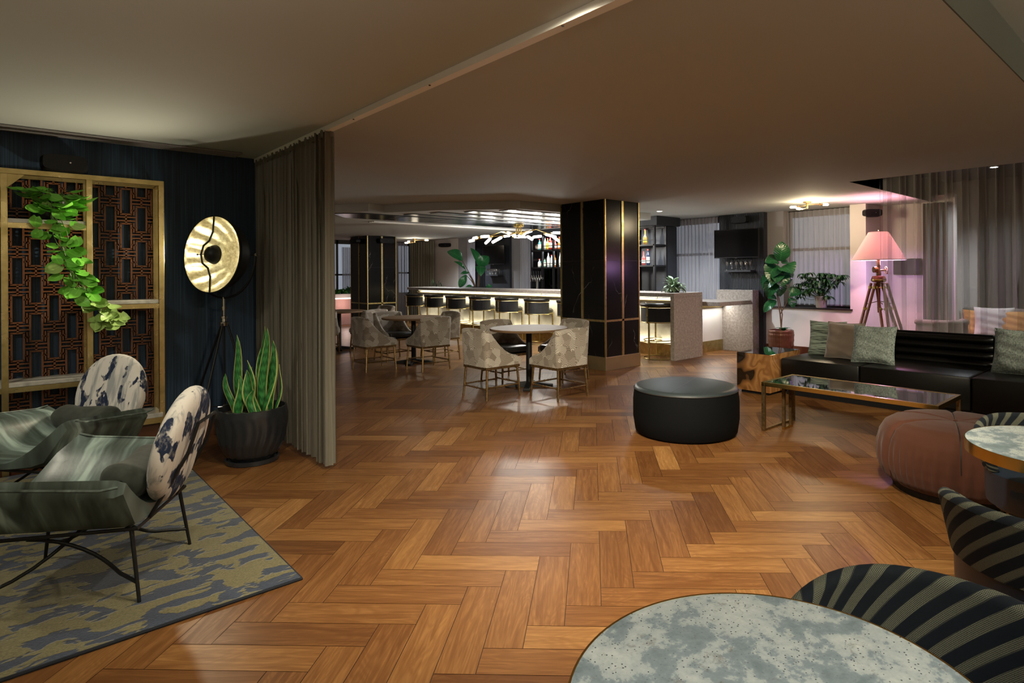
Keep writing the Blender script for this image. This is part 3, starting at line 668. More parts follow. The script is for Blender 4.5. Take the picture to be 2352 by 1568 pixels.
# brass shelving unit
def shelving():
    t = thing('shelving_unit', 'brass framed shelving unit with wooden fretwork screens on the blue wall', 'shelves', (0, 0, 0))
    fr = MB(); w_ = .038; yf, yb = 5.885, 6.135; zt = 2.20
    xs = (.965, .505, .03, -.62)
    for x in xs:
        fr.box(x - w_ / 2, x + w_ / 2, yf, yf + w_, 0, zt - w_); fr.box(x - w_ / 2, x + w_ / 2, yb, yb + w_, 0, zt - w_)
    fr.box(-.64, .984, yf, yf + w_, zt - w_, zt); fr.box(-.64, .984, yb, yb + w_, zt - w_, zt)
    fr.box(.946, .984, yf + w_, yb, zt - w_, zt)
    fr.build('frame', 'brass', t, bevel=.002)
    br = MB()
    for sx in (-1, 1):
        br.add([(.03 + sx * .019, yf + .01, zt - w_), (.03 + sx * .11, yf + .01, zt - w_), (.03 + sx * .019, yf + .01, zt - .135), (.03 + sx * .019, yf + .02, zt - w_), (.03 + sx * .11, yf + .02, zt - w_), (.03 + sx * .019, yf + .02, zt - .135)],
               [(0, 1, 2), (5, 4, 3), (0, 3, 4, 1), (1, 4, 5, 2), (2, 5, 3, 0)])
    br.build('corner_bracket', 'brass', t)
    for x0, x1, z in ((-.60, .485, 1.845), (.525, .945, 1.235), (-.60, .485, .665)):
        s = MB().box(x0, x1, yf + .004, yb + w_, z - .030, z).build('shelf', 'marble_shelf', t, bevel=.003)
        MB().box(x0, x1, yf + .003, yf + .03, z - .068, z - .031).build('shelf_edge', 'brass', s)
    s = MB().box(-.62, .965, yf - .03, yb + w_, .285, .32).build('ledge', 'marble_shelf', t, bevel=.003)
    MB().box(-.62, .965, yf - .026, yf, .24, .284).build('ledge_edge', 'brass', s)
    MB().box(-.60, .945, yf + .02, yb, .0, .24).build('base_cabinet', 'brown_base', t)
    def fret(x0, x1, phase):
        mb = MB(); px, pz = .104, .285; b = .0062; y0, y1 = 6.142, 6.160; z0, z1 = .33, zt - w_
        def bar(a0, a1, c0, c1):
            a0, a1 = max(a0, x0), min(a1, x1); c0, c1 = max(c0, z0), min(c1, z1)
            if a1 - a0 > .004 and c1 - c0 > .004: mb.box(a0, a1, y0, y1, c0, c1)
        for i in range(-1, int((x1 - x0) / px) + 2):
            cx = x0 + (i + phase) * px
            for j in range(-1, 8):
                cz = z0 + j * pz + (pz / 2 if i % 2 else 0); hw, hh = .0345, .104
                for sx in (-1, 1): bar(cx + sx * hw - b, cx + sx * hw + b, cz - hh, cz + hh)
                for sz in (-1, 1): bar(cx - hw - b, cx + hw + b, cz + sz * hh - b, cz + sz * hh + b)
                m = cz + pz / 2; bar(cx - b, cx + b, cz + hh, cz + pz - hh)
                for sz in (-1, 1): bar(cx - px / 2 - .012, cx + px / 2 + .012, m + sz * .015 - b * .9, m + sz * .015 + b * .9)
                for sx in (-1, 1):
                    for sz in (-1, 1):
                        bar(cx + sx * (hw + .0175) - b * .7, cx + sx * (hw + .0175) + b * .7, cz + sz * .088 - .022, cz + sz * .088 + .022)
                        bar(cx + hw if sx > 0 else cx - hw - .020, cx + hw + .020 if sx > 0 else cx - hw, cz + sz * .068 - b * .7, cz + sz * .068 + b * .7)
        mb.build('fretwork_screen', 'lattice_wood', t)
    fret(.05, .486, .5); fret(.524, .946, .3)
    return t
shelving()
# trailing pothos
def pothos():
    t = thing('trailing_pothos', 'bright green trailing plant hanging from the upper brass shelf', 'plant', (.30, 5.97, 1.846))
    MB().lathe([(.055, 0), (.075, .03), (.085, .12), (.088, .14), (.080, .14), (.070, .115)], 24).build('pot', 'charcoal_glaze', t, True)
    MB().lathe([(.0, .110), (.079, .112), (.0, .118)], 20, cap=False).build('soil', 'soil', t)
    rnd = random.Random(11); st = MB(); lf = MB(); pale = MB()
    O = Vector((.30, 5.97, 1.846))
    guide = [Vector(p) for p in ((.30, 5.95, 2.0), (.31, 5.85, 1.97), (.31, 5.80, 1.84), (.33, 5.78, 1.68), (.37, 5.78, 1.52), (.42, 5.78, 1.40), (.49, 5.77, 1.30), (.55, 5.77, 1.20), (.60, 5.77, 1.10), (.66, 5.77, 1.14))]
    def gp(q):
        k = q * (len(guide) - 1); i = min(int(k), len(guide) - 2); return guide[i].lerp(guide[i + 1], k - i)
    for s in range(7):
        ox, oz, oy = rnd.uniform(-.045, .045), rnd.uniform(-.03, .03), rnd.uniform(-.03, .03); end = rnd.uniform(.6, 1)
        st.tube([gp(end * i / 14) + Vector((ox * math.sin(i * .7 + s), oy * math.sin(i + s * 2), oz)) - O for i in range(15)], .003, 5)
    for i in range(110):
        q = (i / 110) ** .95; c = gp(q); wd = .13 * (1 - q) ** .6 + .055
        b = c + Vector((rnd.uniform(-wd, wd) * .7, rnd.uniform(-.06, .03), rnd.uniform(-.05, .05)))
        an = rnd.uniform(-PI, PI); L = rnd.uniform(.085, .120)
        dirv = Vector((math.cos(an) * .75, -.35 - rnd.random() * .4, math.sin(an) * .35 - .42)).normalized()
        (pale if q > .72 or rnd.random() < .08 else lf).leaf(b - O, b + dirv * L - O, L * .36, -.12, .16, 7, True, Vector((rnd.uniform(-.4, .4), -.8, .6)))
    for i in range(34):      # bushy crown on the shelf
        an = rnd.uniform(0, 2 * PI); b = Vector((.30, 5.93, 1.99)) + Vector((math.cos(an) * rnd.uniform(.02, .17), math.sin(an) * rnd.uniform(.0, .10) - .06, rnd.uniform(-.09, .10))); L = rnd.uniform(.09, .125)
        dirv = Vector((math.cos(an), math.sin(an) * .5 - .5, rnd.uniform(-.4, .25))).normalized(); lf.leaf(b - O, b + dirv * L - O, L * .34, -.12, .16, 7, True, Vector((0, -.5, .9)))
        st.tube([Vector((0, 0, .11)), (b - O) * .6 + Vector((0, 0, .10)), b - O], .0025, 5)
    st.build('stem', 'green_stem', t, True); lf.build('foliage', 'pothos_leaf', t, 'all'); pale.build('young_foliage', 'pothos_pale', t, 'all')
pothos()
def wall_speaker(name, label, loc, rz, wd=.29, tilt=0):
    t = thing(name, label, 'speaker', loc, rz)
    mb = MB(); n = 28
    prof = []
    for i in range(n):
        a = 2 * PI * i / n; ca, sa = math.cos(a), math.sin(a); prof.append((math.copysign(abs(ca) ** .45, ca) * wd / 2, math.copysign(abs(sa) ** .45, sa) * .065))
    def fn(u, v):
        x, z = prof[int(round(u * n)) % n]; k = 1 - .10 * v; return (x * k, -.045 - .10 * v, z * k + tilt * v)
    mb.grid(fn, n, 4, True); mb.add([fn(i / n, 1) for i in range(n)], [tuple(range(n))]); mb.add([fn(i / n, 0) for i in range(n)], [tuple(range(n - 1, -1, -1))])
    mb.build('cabinet', 'black_plastic', t, True)
    MB().box(-.03, .03, -.05, -.001, -.04, .04).build('bracket', 'black_metal', t, bevel=.004)
    MB().lathe([(.006, 0), (.006, .004)], 10, rot(0, (.03, -.147, 0), R(90))).build('badge', 'chrome', t)
    return t
wall_speaker('wall_speaker', 'black wall speaker on the blue wall above the brass shelves', (.375, 6.18, 2.30), 0)
# studio tripod lamp
def studio_lamp():
    B = Vector((1.30, 5.79, 0)); t = thing('studio_lamp', 'black tripod studio lamp with large gold-lined reflector by the blue wall', 'floor lamp', B)
    nrm = Vector((-.633, -.305, .05)).normalized(); q = nrm.to_track_quat('Z', 'Y').to_matrix().to_4x4()
    C = Vector((.005, -.03, 1.605)) ; M = Matrix.Translation(C) @ q
    ro = .318
    outer = [(.06, -.235), (.14, -.222), (.22, -.175), (.28, -.105), (ro, -.015), (ro + .008, .0), (ro + .008, .012), (ro, .014)]
    MB().lathe(outer, 48, M, cap=False).lathe([(.0, -.236), (.06, -.235)], 48, M, cap=False).build('reflector_shell', 'black_metal', t, True)
    inner = [(ro, .012), (ro - .008, -.012), (.27, -.100), (.212, -.166), (.135, -.212), (.055, -.225), (.0, -.226)]
    ri = MB()
    def fi(u, v):
        k = v * (len(inner) - 1); i = min(int(k), len(inner) - 2); f = k - i; r = inner[i][0] * (1 - f) + inner[i + 1][0] * f; z = inner[i][1] * (1 - f) + inner[i + 1][1] * f
        a = 2 * PI * u; rp = 1 + .085 * (abs(math.sin(6.5 * a)) - .5) * math.sin(PI * min(1, v * 1.1)) ** .7 if v < .9 else 1; return (r * rp * math.cos(a), r * rp * math.sin(a), z + .004)
    ri.grid(fi, 96, 18, True, M); ri.build('reflector_lining', 'gold_leaf', t, True)
    MB().lathe([(.0, .062), (.03, .058), (.062, .035), (.078, .0), (.082, -.015), (.076, -.015), (.0, .0)], 32, M, cap=False).build('glare_cap', 'black_metal', t, True)
    bk = MB(); # strap that carries the cap
    bk.tube([M @ Vector(p) for p in ((0, ro, .010), (0, .19, .012), (-.035, .115, .012), (-.10, .075, .012), (-.125, 0, .012), (-.10, -.075, .012), (-.035, -.115, .012), (0, -.19, .012), (0, -ro, .010))], .008, 6)
    bk.tube([M @ Vector((-.155, 0, .018)), M @ Vector((-.03, 0, .03))], .0035, 6); bk.ball(M @ Vector((-.158, 0, .018)), .008)
    bk.build('cap_strap', 'black_metal', t, True)
    MB().ball(M @ Vector((0, 0, -.030)), .024, 16).build('bulb', 'reflector_bulb', t, 'all')
    # yoke
    sd = q.to_3x3() @ Vector((1, 0, 0)); side = Vector((nrm.y, -nrm.x, 0)).normalized(); yk = []
    for i in range(21):
        a = PI * i / 20; yk.append(C - nrm * .10 + side * (.365 * math.cos(a)) + Vector((0, 0, -.362 * math.sin(a))))
    MB().tube(yk, .0095, 6, sq=False).build('yoke', 'black_metal', t, True)
    for s_ in (1, -1):
        kn = MB(); p = C - nrm * .10 + side * .365 * s_; kn.tube([p - side * .045 * s_, p + side * .03 * s_], .006, 8); kn.tube([p + side * .02 * s_ - nrm * .03, p + side * .02 * s_ + nrm * .03], .004, 6); kn.ball(p, .014, 10); kn.build('knob', 'chrome', t, True)
    pz = 1.605 - .362; px, py = (C - nrm * .10).x, (C - nrm * .10).y
    MB().lathe([(.010, 1.08), (.010, 1.13), (.016, 1.131), (.016, 1.165), (.011, 1.166), (.011, pz)], 14, rot(0, (px, py, 0))).tube([(px - .03, py, 1.15), (px + .03, py, 1.15)], .005, 6).build('neck', 'chrome', t, True)
    MB().lathe([(.018, .99), (.034, 1.0), (.036, 1.03), (.022, 1.035), (.020, 1.06), (.026, 1.062), (.026, 1.08), (.012, 1.085)], 18, rot(0, (px, py, 0))).build('hub', 'chrome', t, True)
    MB().tube([(px, py, .28), (px, py, 1.0)], .009, 8).build('centre_pole', 'black_metal', t, True)
    feet = ((1.11 - B.x, 5.47 - B.y), (1.62 - B.x, 5.62 - B.y), (1.16 - B.x, 6.08 - B.y))
    for fx, fy in feet:
        lg = MB().tube([(px + fx * .06, py + fy * .06, 1.03), (fx, fy, .105)], .0095, 8).build('leg', 'black_metal', t, True)
        MB().tube([(fx, fy, .105), (fx * 1.005, fy * 1.005, .035)], .008, 8).ball((fx * 1.01, fy * 1.01, .023), .022, 12).build('foot', 'chrome', lg, True)
        MB().tube([(px, py, .31), (fx * .78 + px * .22, fy * .78 + py * .22, .305)], .004, 6).build('brace', 'black_metal', t, True)
    MB().lathe([(.012, .285), (.018, .29), (.018, .325), (.012, .33)], 14, rot(0, (px, py, 0))).tube([(px - .05, py + .01, .31), (px + .05, py - .01, .31)], .007, 8).build('collar', 'chrome', t, True)
    p = B + C + nrm * (-.045)
    point(p, 13, (1, .90, .66), .02)
    spot(B + C + nrm * .085, 55, 165, .9, (1, .88, .62), .04, B + C + nrm * 2)
studio_lamp()
# snake plant in fluted pot
def snake_plant():
    B = Vector((1.413, 5.09, 0)); t = thing('snake_plant', 'upright snake plant in a dark fluted pot in front of the grey curtain', 'plant', B)
    prof = [(.150, .03), (.185, .07), (.225, .17), (.246, .29), (.250, .36), (.243, .415), (.228, .418), (.218, .375)]
    mb = MB()
    def fn(u, v):
        k = v * (len(prof) - 1); i = min(int(k), len(prof) - 2); f = k - i; r = prof[i][0] * (1 - f) + prof[i + 1][0] * f; z = prof[i][1] * (1 - f) + prof[i + 1][1] * f
        a = 2 * PI * u; hz = max(0, min(1, (z - .03) / .36)); fac = abs(((u * 22 + .5) % 1) - .5) * 2
        zig = .011 * (fac - .5) * math.sin(PI * min(1, hz * 1.05)) ** .5 if v < .85 else 0
        return ((r + zig) * math.cos(a + .25 * hz * math.sin(hz * 3)), (r + zig) * math.sin(a + .25 * hz * math.sin(hz * 3)), z + (.006 * (fac - .5) if .7 < v < .9 else 0))
    mb.grid(fn, 132, 28, True); mb.add([fn(i / 132, 0) for i in range(132)], [tuple(range(131, -1, -1))]); mb.build('pot', 'charcoal_glaze', t, True, angle=60)
    MB().lathe([(.16, 0), (.185, .004), (.188, .034), (.176, .036), (.170, .022), (0, .020)], 40).build('saucer', 'charcoal_glaze', t, True)
    MB().lathe([(0, .36), (.222, .372), (0, .378)], 30, cap=False).build('soil', 'soil', t)
    ex, ey = .725, -.688       # towards the right of the room view
    for dx, dd, h, lean, wd, tw in ((-.125, -.04, .31, -.055, .026, .2), (-.075, .0, .60, -.055, .034, .1), (-.045, -.09, .30, -.0, .036, .4), (-.03, .03, .40, -.01, .036, -.3), (.03, .05, .52, .03, .030, .5), (.065, .04, .66, -.0, .034, -.2), (.085, .0, .655, .02, .036, .2), (.07, -.07, .34, -.09, .046, .6), (.12, -.05, .50, .095, .034, -.5), (.105, .07, .55, .02, .040, .3), (.0, .09, .34, -.03, .034, .8), (.14, .08, .36, .05, .03, -.7), (.045, -.11, .20, .02, .03, .2)):
        b = Vector((dx * ex + dd * .688, dx * ey + dd * .725, .37)); tp = b + Vector((lean * ex, lean * ey, h)); lf = MB(); n = 10; vs = []; uvs = []
        for i in range(n + 1):
            q = i / n; wv = math.sin(PI * min(1, .25 + q * .75)) ** .7 * wd * (1 if q < .98 else .05); a = tw + q * .9 * tw
            c = b.lerp(tp, q) + Vector((ex, ey, 0)) * (.018 * math.sin(q * 5 + dx * 40)); sd = Vector((ex * math.cos(a) + .688 * math.sin(a), ey * math.cos(a) + .725 * math.sin(a), 0))
            nm = Vector((-sd.y, sd.x, 0)); vs += [tuple(c - sd * wv + nm * wv * .3), tuple(c), tuple(c + sd * wv + nm * wv * .3)]
        fs = []; 
        for i in range(n):
            for o in (0, 1): fs.append((i * 3 + o, i * 3 + 1 + o, i * 3 + 4 + o, i * 3 + 3 + o)); uvs.append([(o / 2, i / n * h), ((o + 1) / 2, i / n * h), ((o + 1) / 2, (i + 1) / n * h), (o / 2, (i + 1) / n * h)])
        lf.add(vs, fs, uvs); lf.build('leaf', 'snake_leaf', t, 'all', solid=.004)
snake_plant()
# curtain and its ceiling track
ct = MB().box(1.742, 1.792, -2.5, 6.17, 2.482, 2.5195).box(1.800, 1.806, -2.5, 6.17, 2.508, 2.5195)
o = ct.build('curtain_track', 'white_paint'); tag(o, 'white ceiling curtain track crossing the lounge ceiling', 'curtain track')
for y in (1.9, 3.0, 4.0, 4.9): MB().lathe([(.006, 2.478), (.006, 2.4825)], 8, rot(0, (1.752, y, 0))).build('screw', 'dark_trim', o)
cu = drape(1.765, 4.62, 1.765, 6.16, .035, 2.475, 17, .038, 4, 14, 8, .15).build('curtain', 'taupe_drape', None, 'all')
tag(cu, 'grey-brown full length curtain drawn back at the blue wall corner', 'curtain')
drape(1.775, 4.44, 1.765, 4.66, .03, 2.48, 4, .045, 9, 14, 8, .2).build('leading_edge', 'taupe_drape', cu, 'all')
hd = MB(); rh = random.Random(2)
hd.grid(lambda u, v: (1.765 + .030 * math.sin(u * 260) + .01 * math.sin(u * 97), 4.44 + 1.71 * u, 2.44 + .052 * v + .006 * math.sin(u * 330)), 260, 3)
hd.build('gathered_heading', 'taupe_drape', cu, 'all')
# ================================================================== bar room
# patterned chairs
def bistro_chair(label, group):
    t = thing('dining_chair', label, 'chair', (0, 0, 0), 0, group)
    hw, hd, th, zb, rc = .245, .25, .048, .372, .05
    # outline of the shell from the right front corner round the back to the left front corner
    path = []
    for i in range(9): path.append((hw, hd - (2 * hd - rc) * i / 8))
    for i in range(1, 5): a = PI / 2 * i / 5; path.append((hw - rc + rc * math.cos(a), -hd + rc - rc * math.sin(a)))
    for i in range(7): path.append((hw - rc - (2 * hw - 2 * rc) * i / 6, -hd))
    for i in range(1, 5): a = PI / 2 * i / 5; path.append((-hw + rc - rc * math.sin(a), -hd + rc - rc * math.cos(a)))
    for i in range(9): path.append((-hw, -hd + rc + (2 * hd - rc) * i / 8))
    def top(x, y):
        q = max(0, min(1, (y + hd - .05) / (2 * hd - .05))); h = .475 + .315 * (1 - q) ** 2.1
        return h + .018 * max(0, 1 - (x / hw) ** 2) * (1 if q <= 0 else 0) + (.0 if q < .93 else -.03 * (q - .93) / .07)
    n = len(path); rows = []
    for i, (x, y) in enumerate(path):
        a = path[max(0, i - 1)]; b = path[min(n - 1, i + 1)]; tx, ty = b[0] - a[0], b[1] - a[1]; l = math.hypot(tx, ty); nx, ny = ty / l, -tx / l   # inward
        nx, ny = -nx, -ny
        if nx * (0 - x) + ny * (.1 - y) < 0: nx, ny = -nx, -ny
        h = top(x, y); fl = .02 * (h - zb) / .42 * (1 if abs(x) < hw - .001 else .3)
        ox, oy = x - nx * fl, y - ny * fl
        rows.append([(x, y, zb), (x, y, zb + .01), (ox, oy, h - .02), (ox + nx * th * .12, oy + ny * th * .12, h - .006), (ox + nx * th * .5, oy + ny * th * .5, h), (ox + nx * th * .9, oy + ny * th * .9, h - .008), (ox + nx * th, oy + ny * th, h - .025), (x + nx * th, y + ny * th, zb)])
    m = len(rows[0]); mb = MB(); vs = [p for r_ in rows for p in r_]
    fs = [(i * m + j, (i + 1) * m + j, (i + 1) * m + (j + 1) % m, i * m + (j + 1) % m) for i in range(n - 1) for j in range(m)]
    fs += [tuple(range(m)), tuple((n - 1) * m + j for j in range(m - 1, -1, -1))]
    mb.add(vs, fs); mb.build('shell', 'scallop_fabric', t, True, angle=55)
    MB().box(-hw + th + .004, hw - th - .004, -hd + th + .004, hd + .02, .392, .475, None, .028).build('seat', 'black_leather', t, True)
    MB().box(-hw + .012, hw - .012, -hd + .012, hd - .012, .340, .371).build('seat_frame', 'aged_bronze', t, bevel=.003)
    for sx in (-1, 1):
        for sy in (-1, 1):
            MB().tube([(sx * .212, sy * .215, .341), (sx * .234, sy * .238, 0)], [.0145, .0125], 8).build('leg', 'aged_bronze', t, True)
    def stretcher(a, b):
        A, B_ = Vector(a), Vector(b); mb = MB().tube([A, B_], .0095, 8)
        for q in (.06, .44, .56, .94): mb.tube([A.lerp(B_, q - .012), A.lerp(B_, q + .012)], .0135, 8)
        mb.build('stretcher', 'aged_bronze', t, True)
    z = .125; k = .226; ky = .229
    stretcher((-k, -ky, z), (k, -ky, z)); stretcher((-k, ky, z + .03), (k, ky, z + .03)); stretcher((-k, -ky, z + .015), (-k, ky, z + .015)); stretcher((k, -ky, z + .015), (k, ky, z + .015))
    return t
def round_table(label):
    t = thing('round_table', label, 'table', (0, 0, 0), 0, 'round wooden tables in the bar room')
    MB().lathe([(.0, .717), (.47, .717), (.492, .722), (.495, .738), (.490, .748), (.0, .7485)], 56, cap=False).build('tabletop', 'wood_top', t, True)
    MB().lathe([(.038, .05), (.038, .70), (.12, .705), (.12, .716)], 20).build('pole', 'black_metal', t, True)
    for a in (0, 1, 2, 3):
        mb = MB(); an = R(45 + 90 * a); mb.add([(-.035, 0, .0), (.035, 0, 0), (.05, .30, 0), (-.05, .30, 0), (-.03, 0, .075), (.03, 0, .075), (.045, .30, .030), (-.045, .30, .030)],
            [(0, 3, 2, 1), (4, 5, 6, 7), (0, 1, 5, 4), (1, 2, 6, 5), (2, 3, 7, 6), (3, 0, 4, 7)], None, Matrix.Rotation(an, 4, 'Z')); mb.build('foot', 'black_metal', t, bevel=.004)
    return t
TB = ((4.87, 5.95), (4.86, 8.87), (4.75, 11.55))
nm = ('nearest the marble column', 'in the middle, seen past the curtain', 'farthest away, beside the curtain edge')
T0 = round_table('round wood topped table nearest the stool row column'); T0.location = (*TB[0], 0); T0['label'] = 'round wood topped pedestal table nearest the camera beside the near column'
dup(T0, (*TB[1], 0), 0, 'round wood topped pedestal table in the middle of the three in the bar room')
dup(T0, (*TB[2], 0), .4, 'round wood topped pedestal table farthest back, partly hidden by the curtain edge')
CH = bistro_chair('x', 'scallop patterned chairs round the tables')
seats = [ # table, offset, facing angle of local +Y, label
 (0, (-.66, -.11), -90, 'patterned chair at the nearest wood table, its back to the left'),
 (0, (-.12, -.70), 0, 'patterned chair at the nearest wood table, its back to the camera on the right'),
 (0, (.10, .62), 180, 'patterned chair at the nearest wood table, farther left, black seat showing'),
 (0, (.69, .10), 90, 'patterned chair at the nearest wood table, touching the marble column in view'),
 (1, (-.73, -.13), -90, 'patterned chair at the middle table, its back to the left'),
 (1, (-.14, -.70), 0, 'patterned chair at the middle table, brown back towards the camera'),
 (1, (-.03, .62), 180, 'patterned chair behind the middle table, black seat showing'),
 (1, (.55, .10), 90, 'patterned chair right of the middle table, half hidden by its neighbour'),
 (2, (-.50, -.52), -30, 'patterned chair at the farthest table, cut off by the curtain edge'),
 (2, (.22, -.80), 8, 'patterned chair at the farthest table, behind the left chair of the middle table'),
 (2, (-.30, .72), 180, 'patterned chair behind the farthest table, facing the camera'),
 (2, (.85, .15), 100, 'patterned chair right of the farthest table, in front of the far column'),
 (2, (-.05, 2.3), 160, 'patterned chair seen above the farthest table, in front of the pink planter wall'),
]
for i, (k, (ox, oy), rz, lb) in enumerate(seats):
    c = CH if i == 0 else copy_tree(CH)
    c.location = (TB[k][0] + ox, TB[k][1] + oy, 0); c.rotation_euler = (0, 0, R(rz)); c['label'] = lb
# bar counter
def bar_counter():
    t = thing('bar_counter', 'long granite bar counter with glowing front behind the stools', 'bar', (7.95, 6.0, 0))
    def P(name, mat, *bx, b=0, par=t): return MB().box(*bx).build(name, mat, par, bevel=b)
    x0, x1, y0, y1 = 0, .80, 0, 8.85
    P('countertop', 'grey_granite', x0, x1, y0, y1, 1.035, 1.10, b=.003)
    P('end_panel', 'grey_granite', x0, x1, y0, y0 + .075, 0, 1.034, b=.003)
    P('front_panel', 'lit_panel', .36, .42, y0 + .076, y1 - .02, .20, 1.0)
    P('kick_plate', 'brass', .345, .42, y0 + .076, y1 - .02, 0, .199)
    P('led_strip', 'led_strip', .325, .345, y0 + .09, y1 - .03, 1.012, 1.030)
    P('top_rail', 'brass', .30, .36, y0 + .08, y1 - .03, .955, .966)
    P('kick_ledge', 'brass', .325, .36, y0 + .078, y1 - .02, .199, .212)
    def hook(y): return MB().tube([(.10, y, 1.034), (.10, y, 1.005), (.075, y, .985), (.055, y, 1.0)], .005, 6).tube([(.10, y, 1.005), (.10, y - .022, .99), (.10, y - .035, 1.003)], .004, 6).tube([(.10, y, 1.005), (.10, y + .022, .99), (.10, y + .035, 1.003)], .004, 6)
    for i in range(9): hook(.42 + i * 1.0).build('bag_hook', 'chrome', t, True)
    P('back_body', 'black_plastic', .43, .78, y0 + .076, y1 - .02, 0, 1.034)
    return t
bar_counter()
area((8.20, 10.4, 1.02), .03, 8.6, 62, (1, .91, .72), (0, R(-25), 0), 170)
area((8.24, 10.4, .235), .03, 8.6, 16, (1, .91, .70), (0, R(180 + 30), 0), 170)
def low_counter():
    t = thing('low_counter', 'lower granite counter with a white lit front beside the fig tree', 'counter', (8.76, 5.66, 0))
    def P(name, mat, *bx, b=0): return MB().box(*bx).build(name, mat, t, bevel=b)
    P('countertop', 'grey_granite', 0, 1.0, 0, .95, .865, .935, b=.003)
    P('front_panel', 'wall_white', 0, 1.0, .60, .64, .20, .84)
    P('kick_plate', 'brass', 0, 1.0, .585, .64, 0, .199)
    P('top_rail', 'brass', 0, 1.0, .575, .60, .80, .845)
    P('end_slab', 'grey_granite', 1.002, 1.215, -.03, .72, 0, 1.115, b=.003)
    P('led_strip', 'led_cool', .02, .98, .545, .565, .855, .864)
    for y in (.25, .8): MB().tube([(y, .10, .865), (y, .10, .845), (y - .02, .10, .835)], .004, 6).build('bag_hook', 'black_metal', t, True)
area_l = area((9.26, 6.15, .85), .95, .05, 7, (1, .97, .9), (R(-25), 0, 0), 170)
low_counter()
def bar_stool():
    t = thing('bar_stool', 'x', 'bar stool', (0, 0, 0), 0, 'black and brass bar stools along the counter')
    r = .31
    def arc(a0, a1, n, rr, z): return [(-rr * math.cos(a0 + (a1 - a0) * i / n), rr * math.sin(a0 + (a1 - a0) * i / n), z) for i in range(n + 1)]
    A = R(88)
    mb = MB()
    def fn(rr):
        return lambda u, v: (-rr * math.cos(-A + 2 * A * u), rr * math.sin(-A + 2 * A * u), .625 + .225 * v)
    mb.grid(fn(r), 28, 4, flip=True); mb.grid(fn(r - .03), 28, 4); mb.build('back_band', 'woven_band', t, True)
    MB().tube(arc(-A, A, 24, r - .012, .900), .034, 10).build('top_cushion', 'black_leather', t, True)
    MB().tube(arc(-A, A, 24, r, .862), .008, 6).tube(arc(-A, A, 24, r, .614), .008, 6).build('band_rail', 'brass', t, True)
    MB().lathe([(.0, .64), (.255, .64), (.272, .66), (.272, .70), (.24, .725), (.0, .73)], 28, cap=False).build('seat', 'black_leather', t, True)
    MB().lathe([(.26, .615), (.277, .62), (.277, .638), (.26, .64)], 28).build('seat_ring', 'brass', t, True)
    MB().box(-r - .012, -r + .006, -.013, .013, .60, .885).build('back_stile', 'brass', t)
    for x, y in ((-.275, 0), (.17, .215), (.17, -.215)): MB().box(x - .011, x + .011, y - .011, y + .011, .016, .624).build('leg', 'brass', t)
    for z_, rr, nm_ in ((.009, .275, 'floor_ring'), (.27, .262, 'foot_rest'), (.31, .262, 'foot_rest')): MB().tube([(rr * math.cos(2 * PI * i / 32), rr * math.sin(2 * PI * i / 32), z_) for i in range(32)], .0085, 6, True).build(nm_, 'brass', t, True)
    return t
ST = bar_stool()
ords = ('leftmost, at the edge of the far column', 'second from the far column', 'third from the far column', 'fourth from the far column', 'fifth from the far column', 'sixth from the far column', 'seventh, cut off by the near column', 'hidden behind the near column', 'rightmost, beside the granite end panel')
for k in range(9):
    if k == 7: continue
    c = ST if k == 0 else copy_tree(ST)
    c.location = (8.085, 14.55 - 1.005 * k - (.10 if k == 8 else 0), 0); c['label'] = 'black woven bar stool with brass legs, ' + ords[k]
# back bar shelf with bottles
SX0, SX1 = 9.05, 9.40; SY = (8.15, 8.98, 9.80, 10.12, 10.78)
def bottle_shelf():
    t = thing('bottle_shelf', 'tall black metal and glass bottle shelf behind the bar', 'shelves', (0, 0, 0))
    fr = MB(); s = .02
    for y in (7.28, 7.95, 8.75, 9.55, 10.17, 10.55, 10.93):
        for x in (SX0, SX1): fr.box(x - s, x + s, y - s, y + s, .935, 2.34)
    for x in (SX0, SX1): fr.box(x - s, x + s, 7.28, 10.93, 2.30, 2.34)
    fr.build('frame', 'black_metal', t)
    for z in (1.585, 1.985): MB().box(SX0 - .02, SX1 + .02, 7.27, 10.94, z - .028, z).build('shelf', 'black_metal', t)
    MB().box(SX0 - .03, SX1 + .35, 7.20, 11.0, 2.345, 2.515).build('fascia', 'charcoal_panel', t)
    MB().box(SX1 + .02, SX1 + .35, 7.28, 10.18, .935, 2.34).build('back_panel', 'charcoal_panel', t)
    MB().box(SX0 + .05, SX1 + .40, 7.05, 11.0, 0, .90).build('back_counter', 'black_plastic', t)
    MB().box(SX0 - .15, SX1 + .45, 6.95, 11.2, .901, .934).build('worktop', 'grey_granite', t)
    for y0, y1 in ((10.19, 10.53), (9.57, 10.15), (7.30, 7.93)):
        for z in (1.60, 2.0): MB().box(SX0 - .012, SX0 - .004, y0, y1, z + .06, z + .075).build('guard_rail', 'black_metal', t)
bottle_shelf()
for z in (2.29, 1.94): area((9.10, 9.1, z), .1, 3.6, 34, (.92, .96, 1), (0, 0, 0), 170)
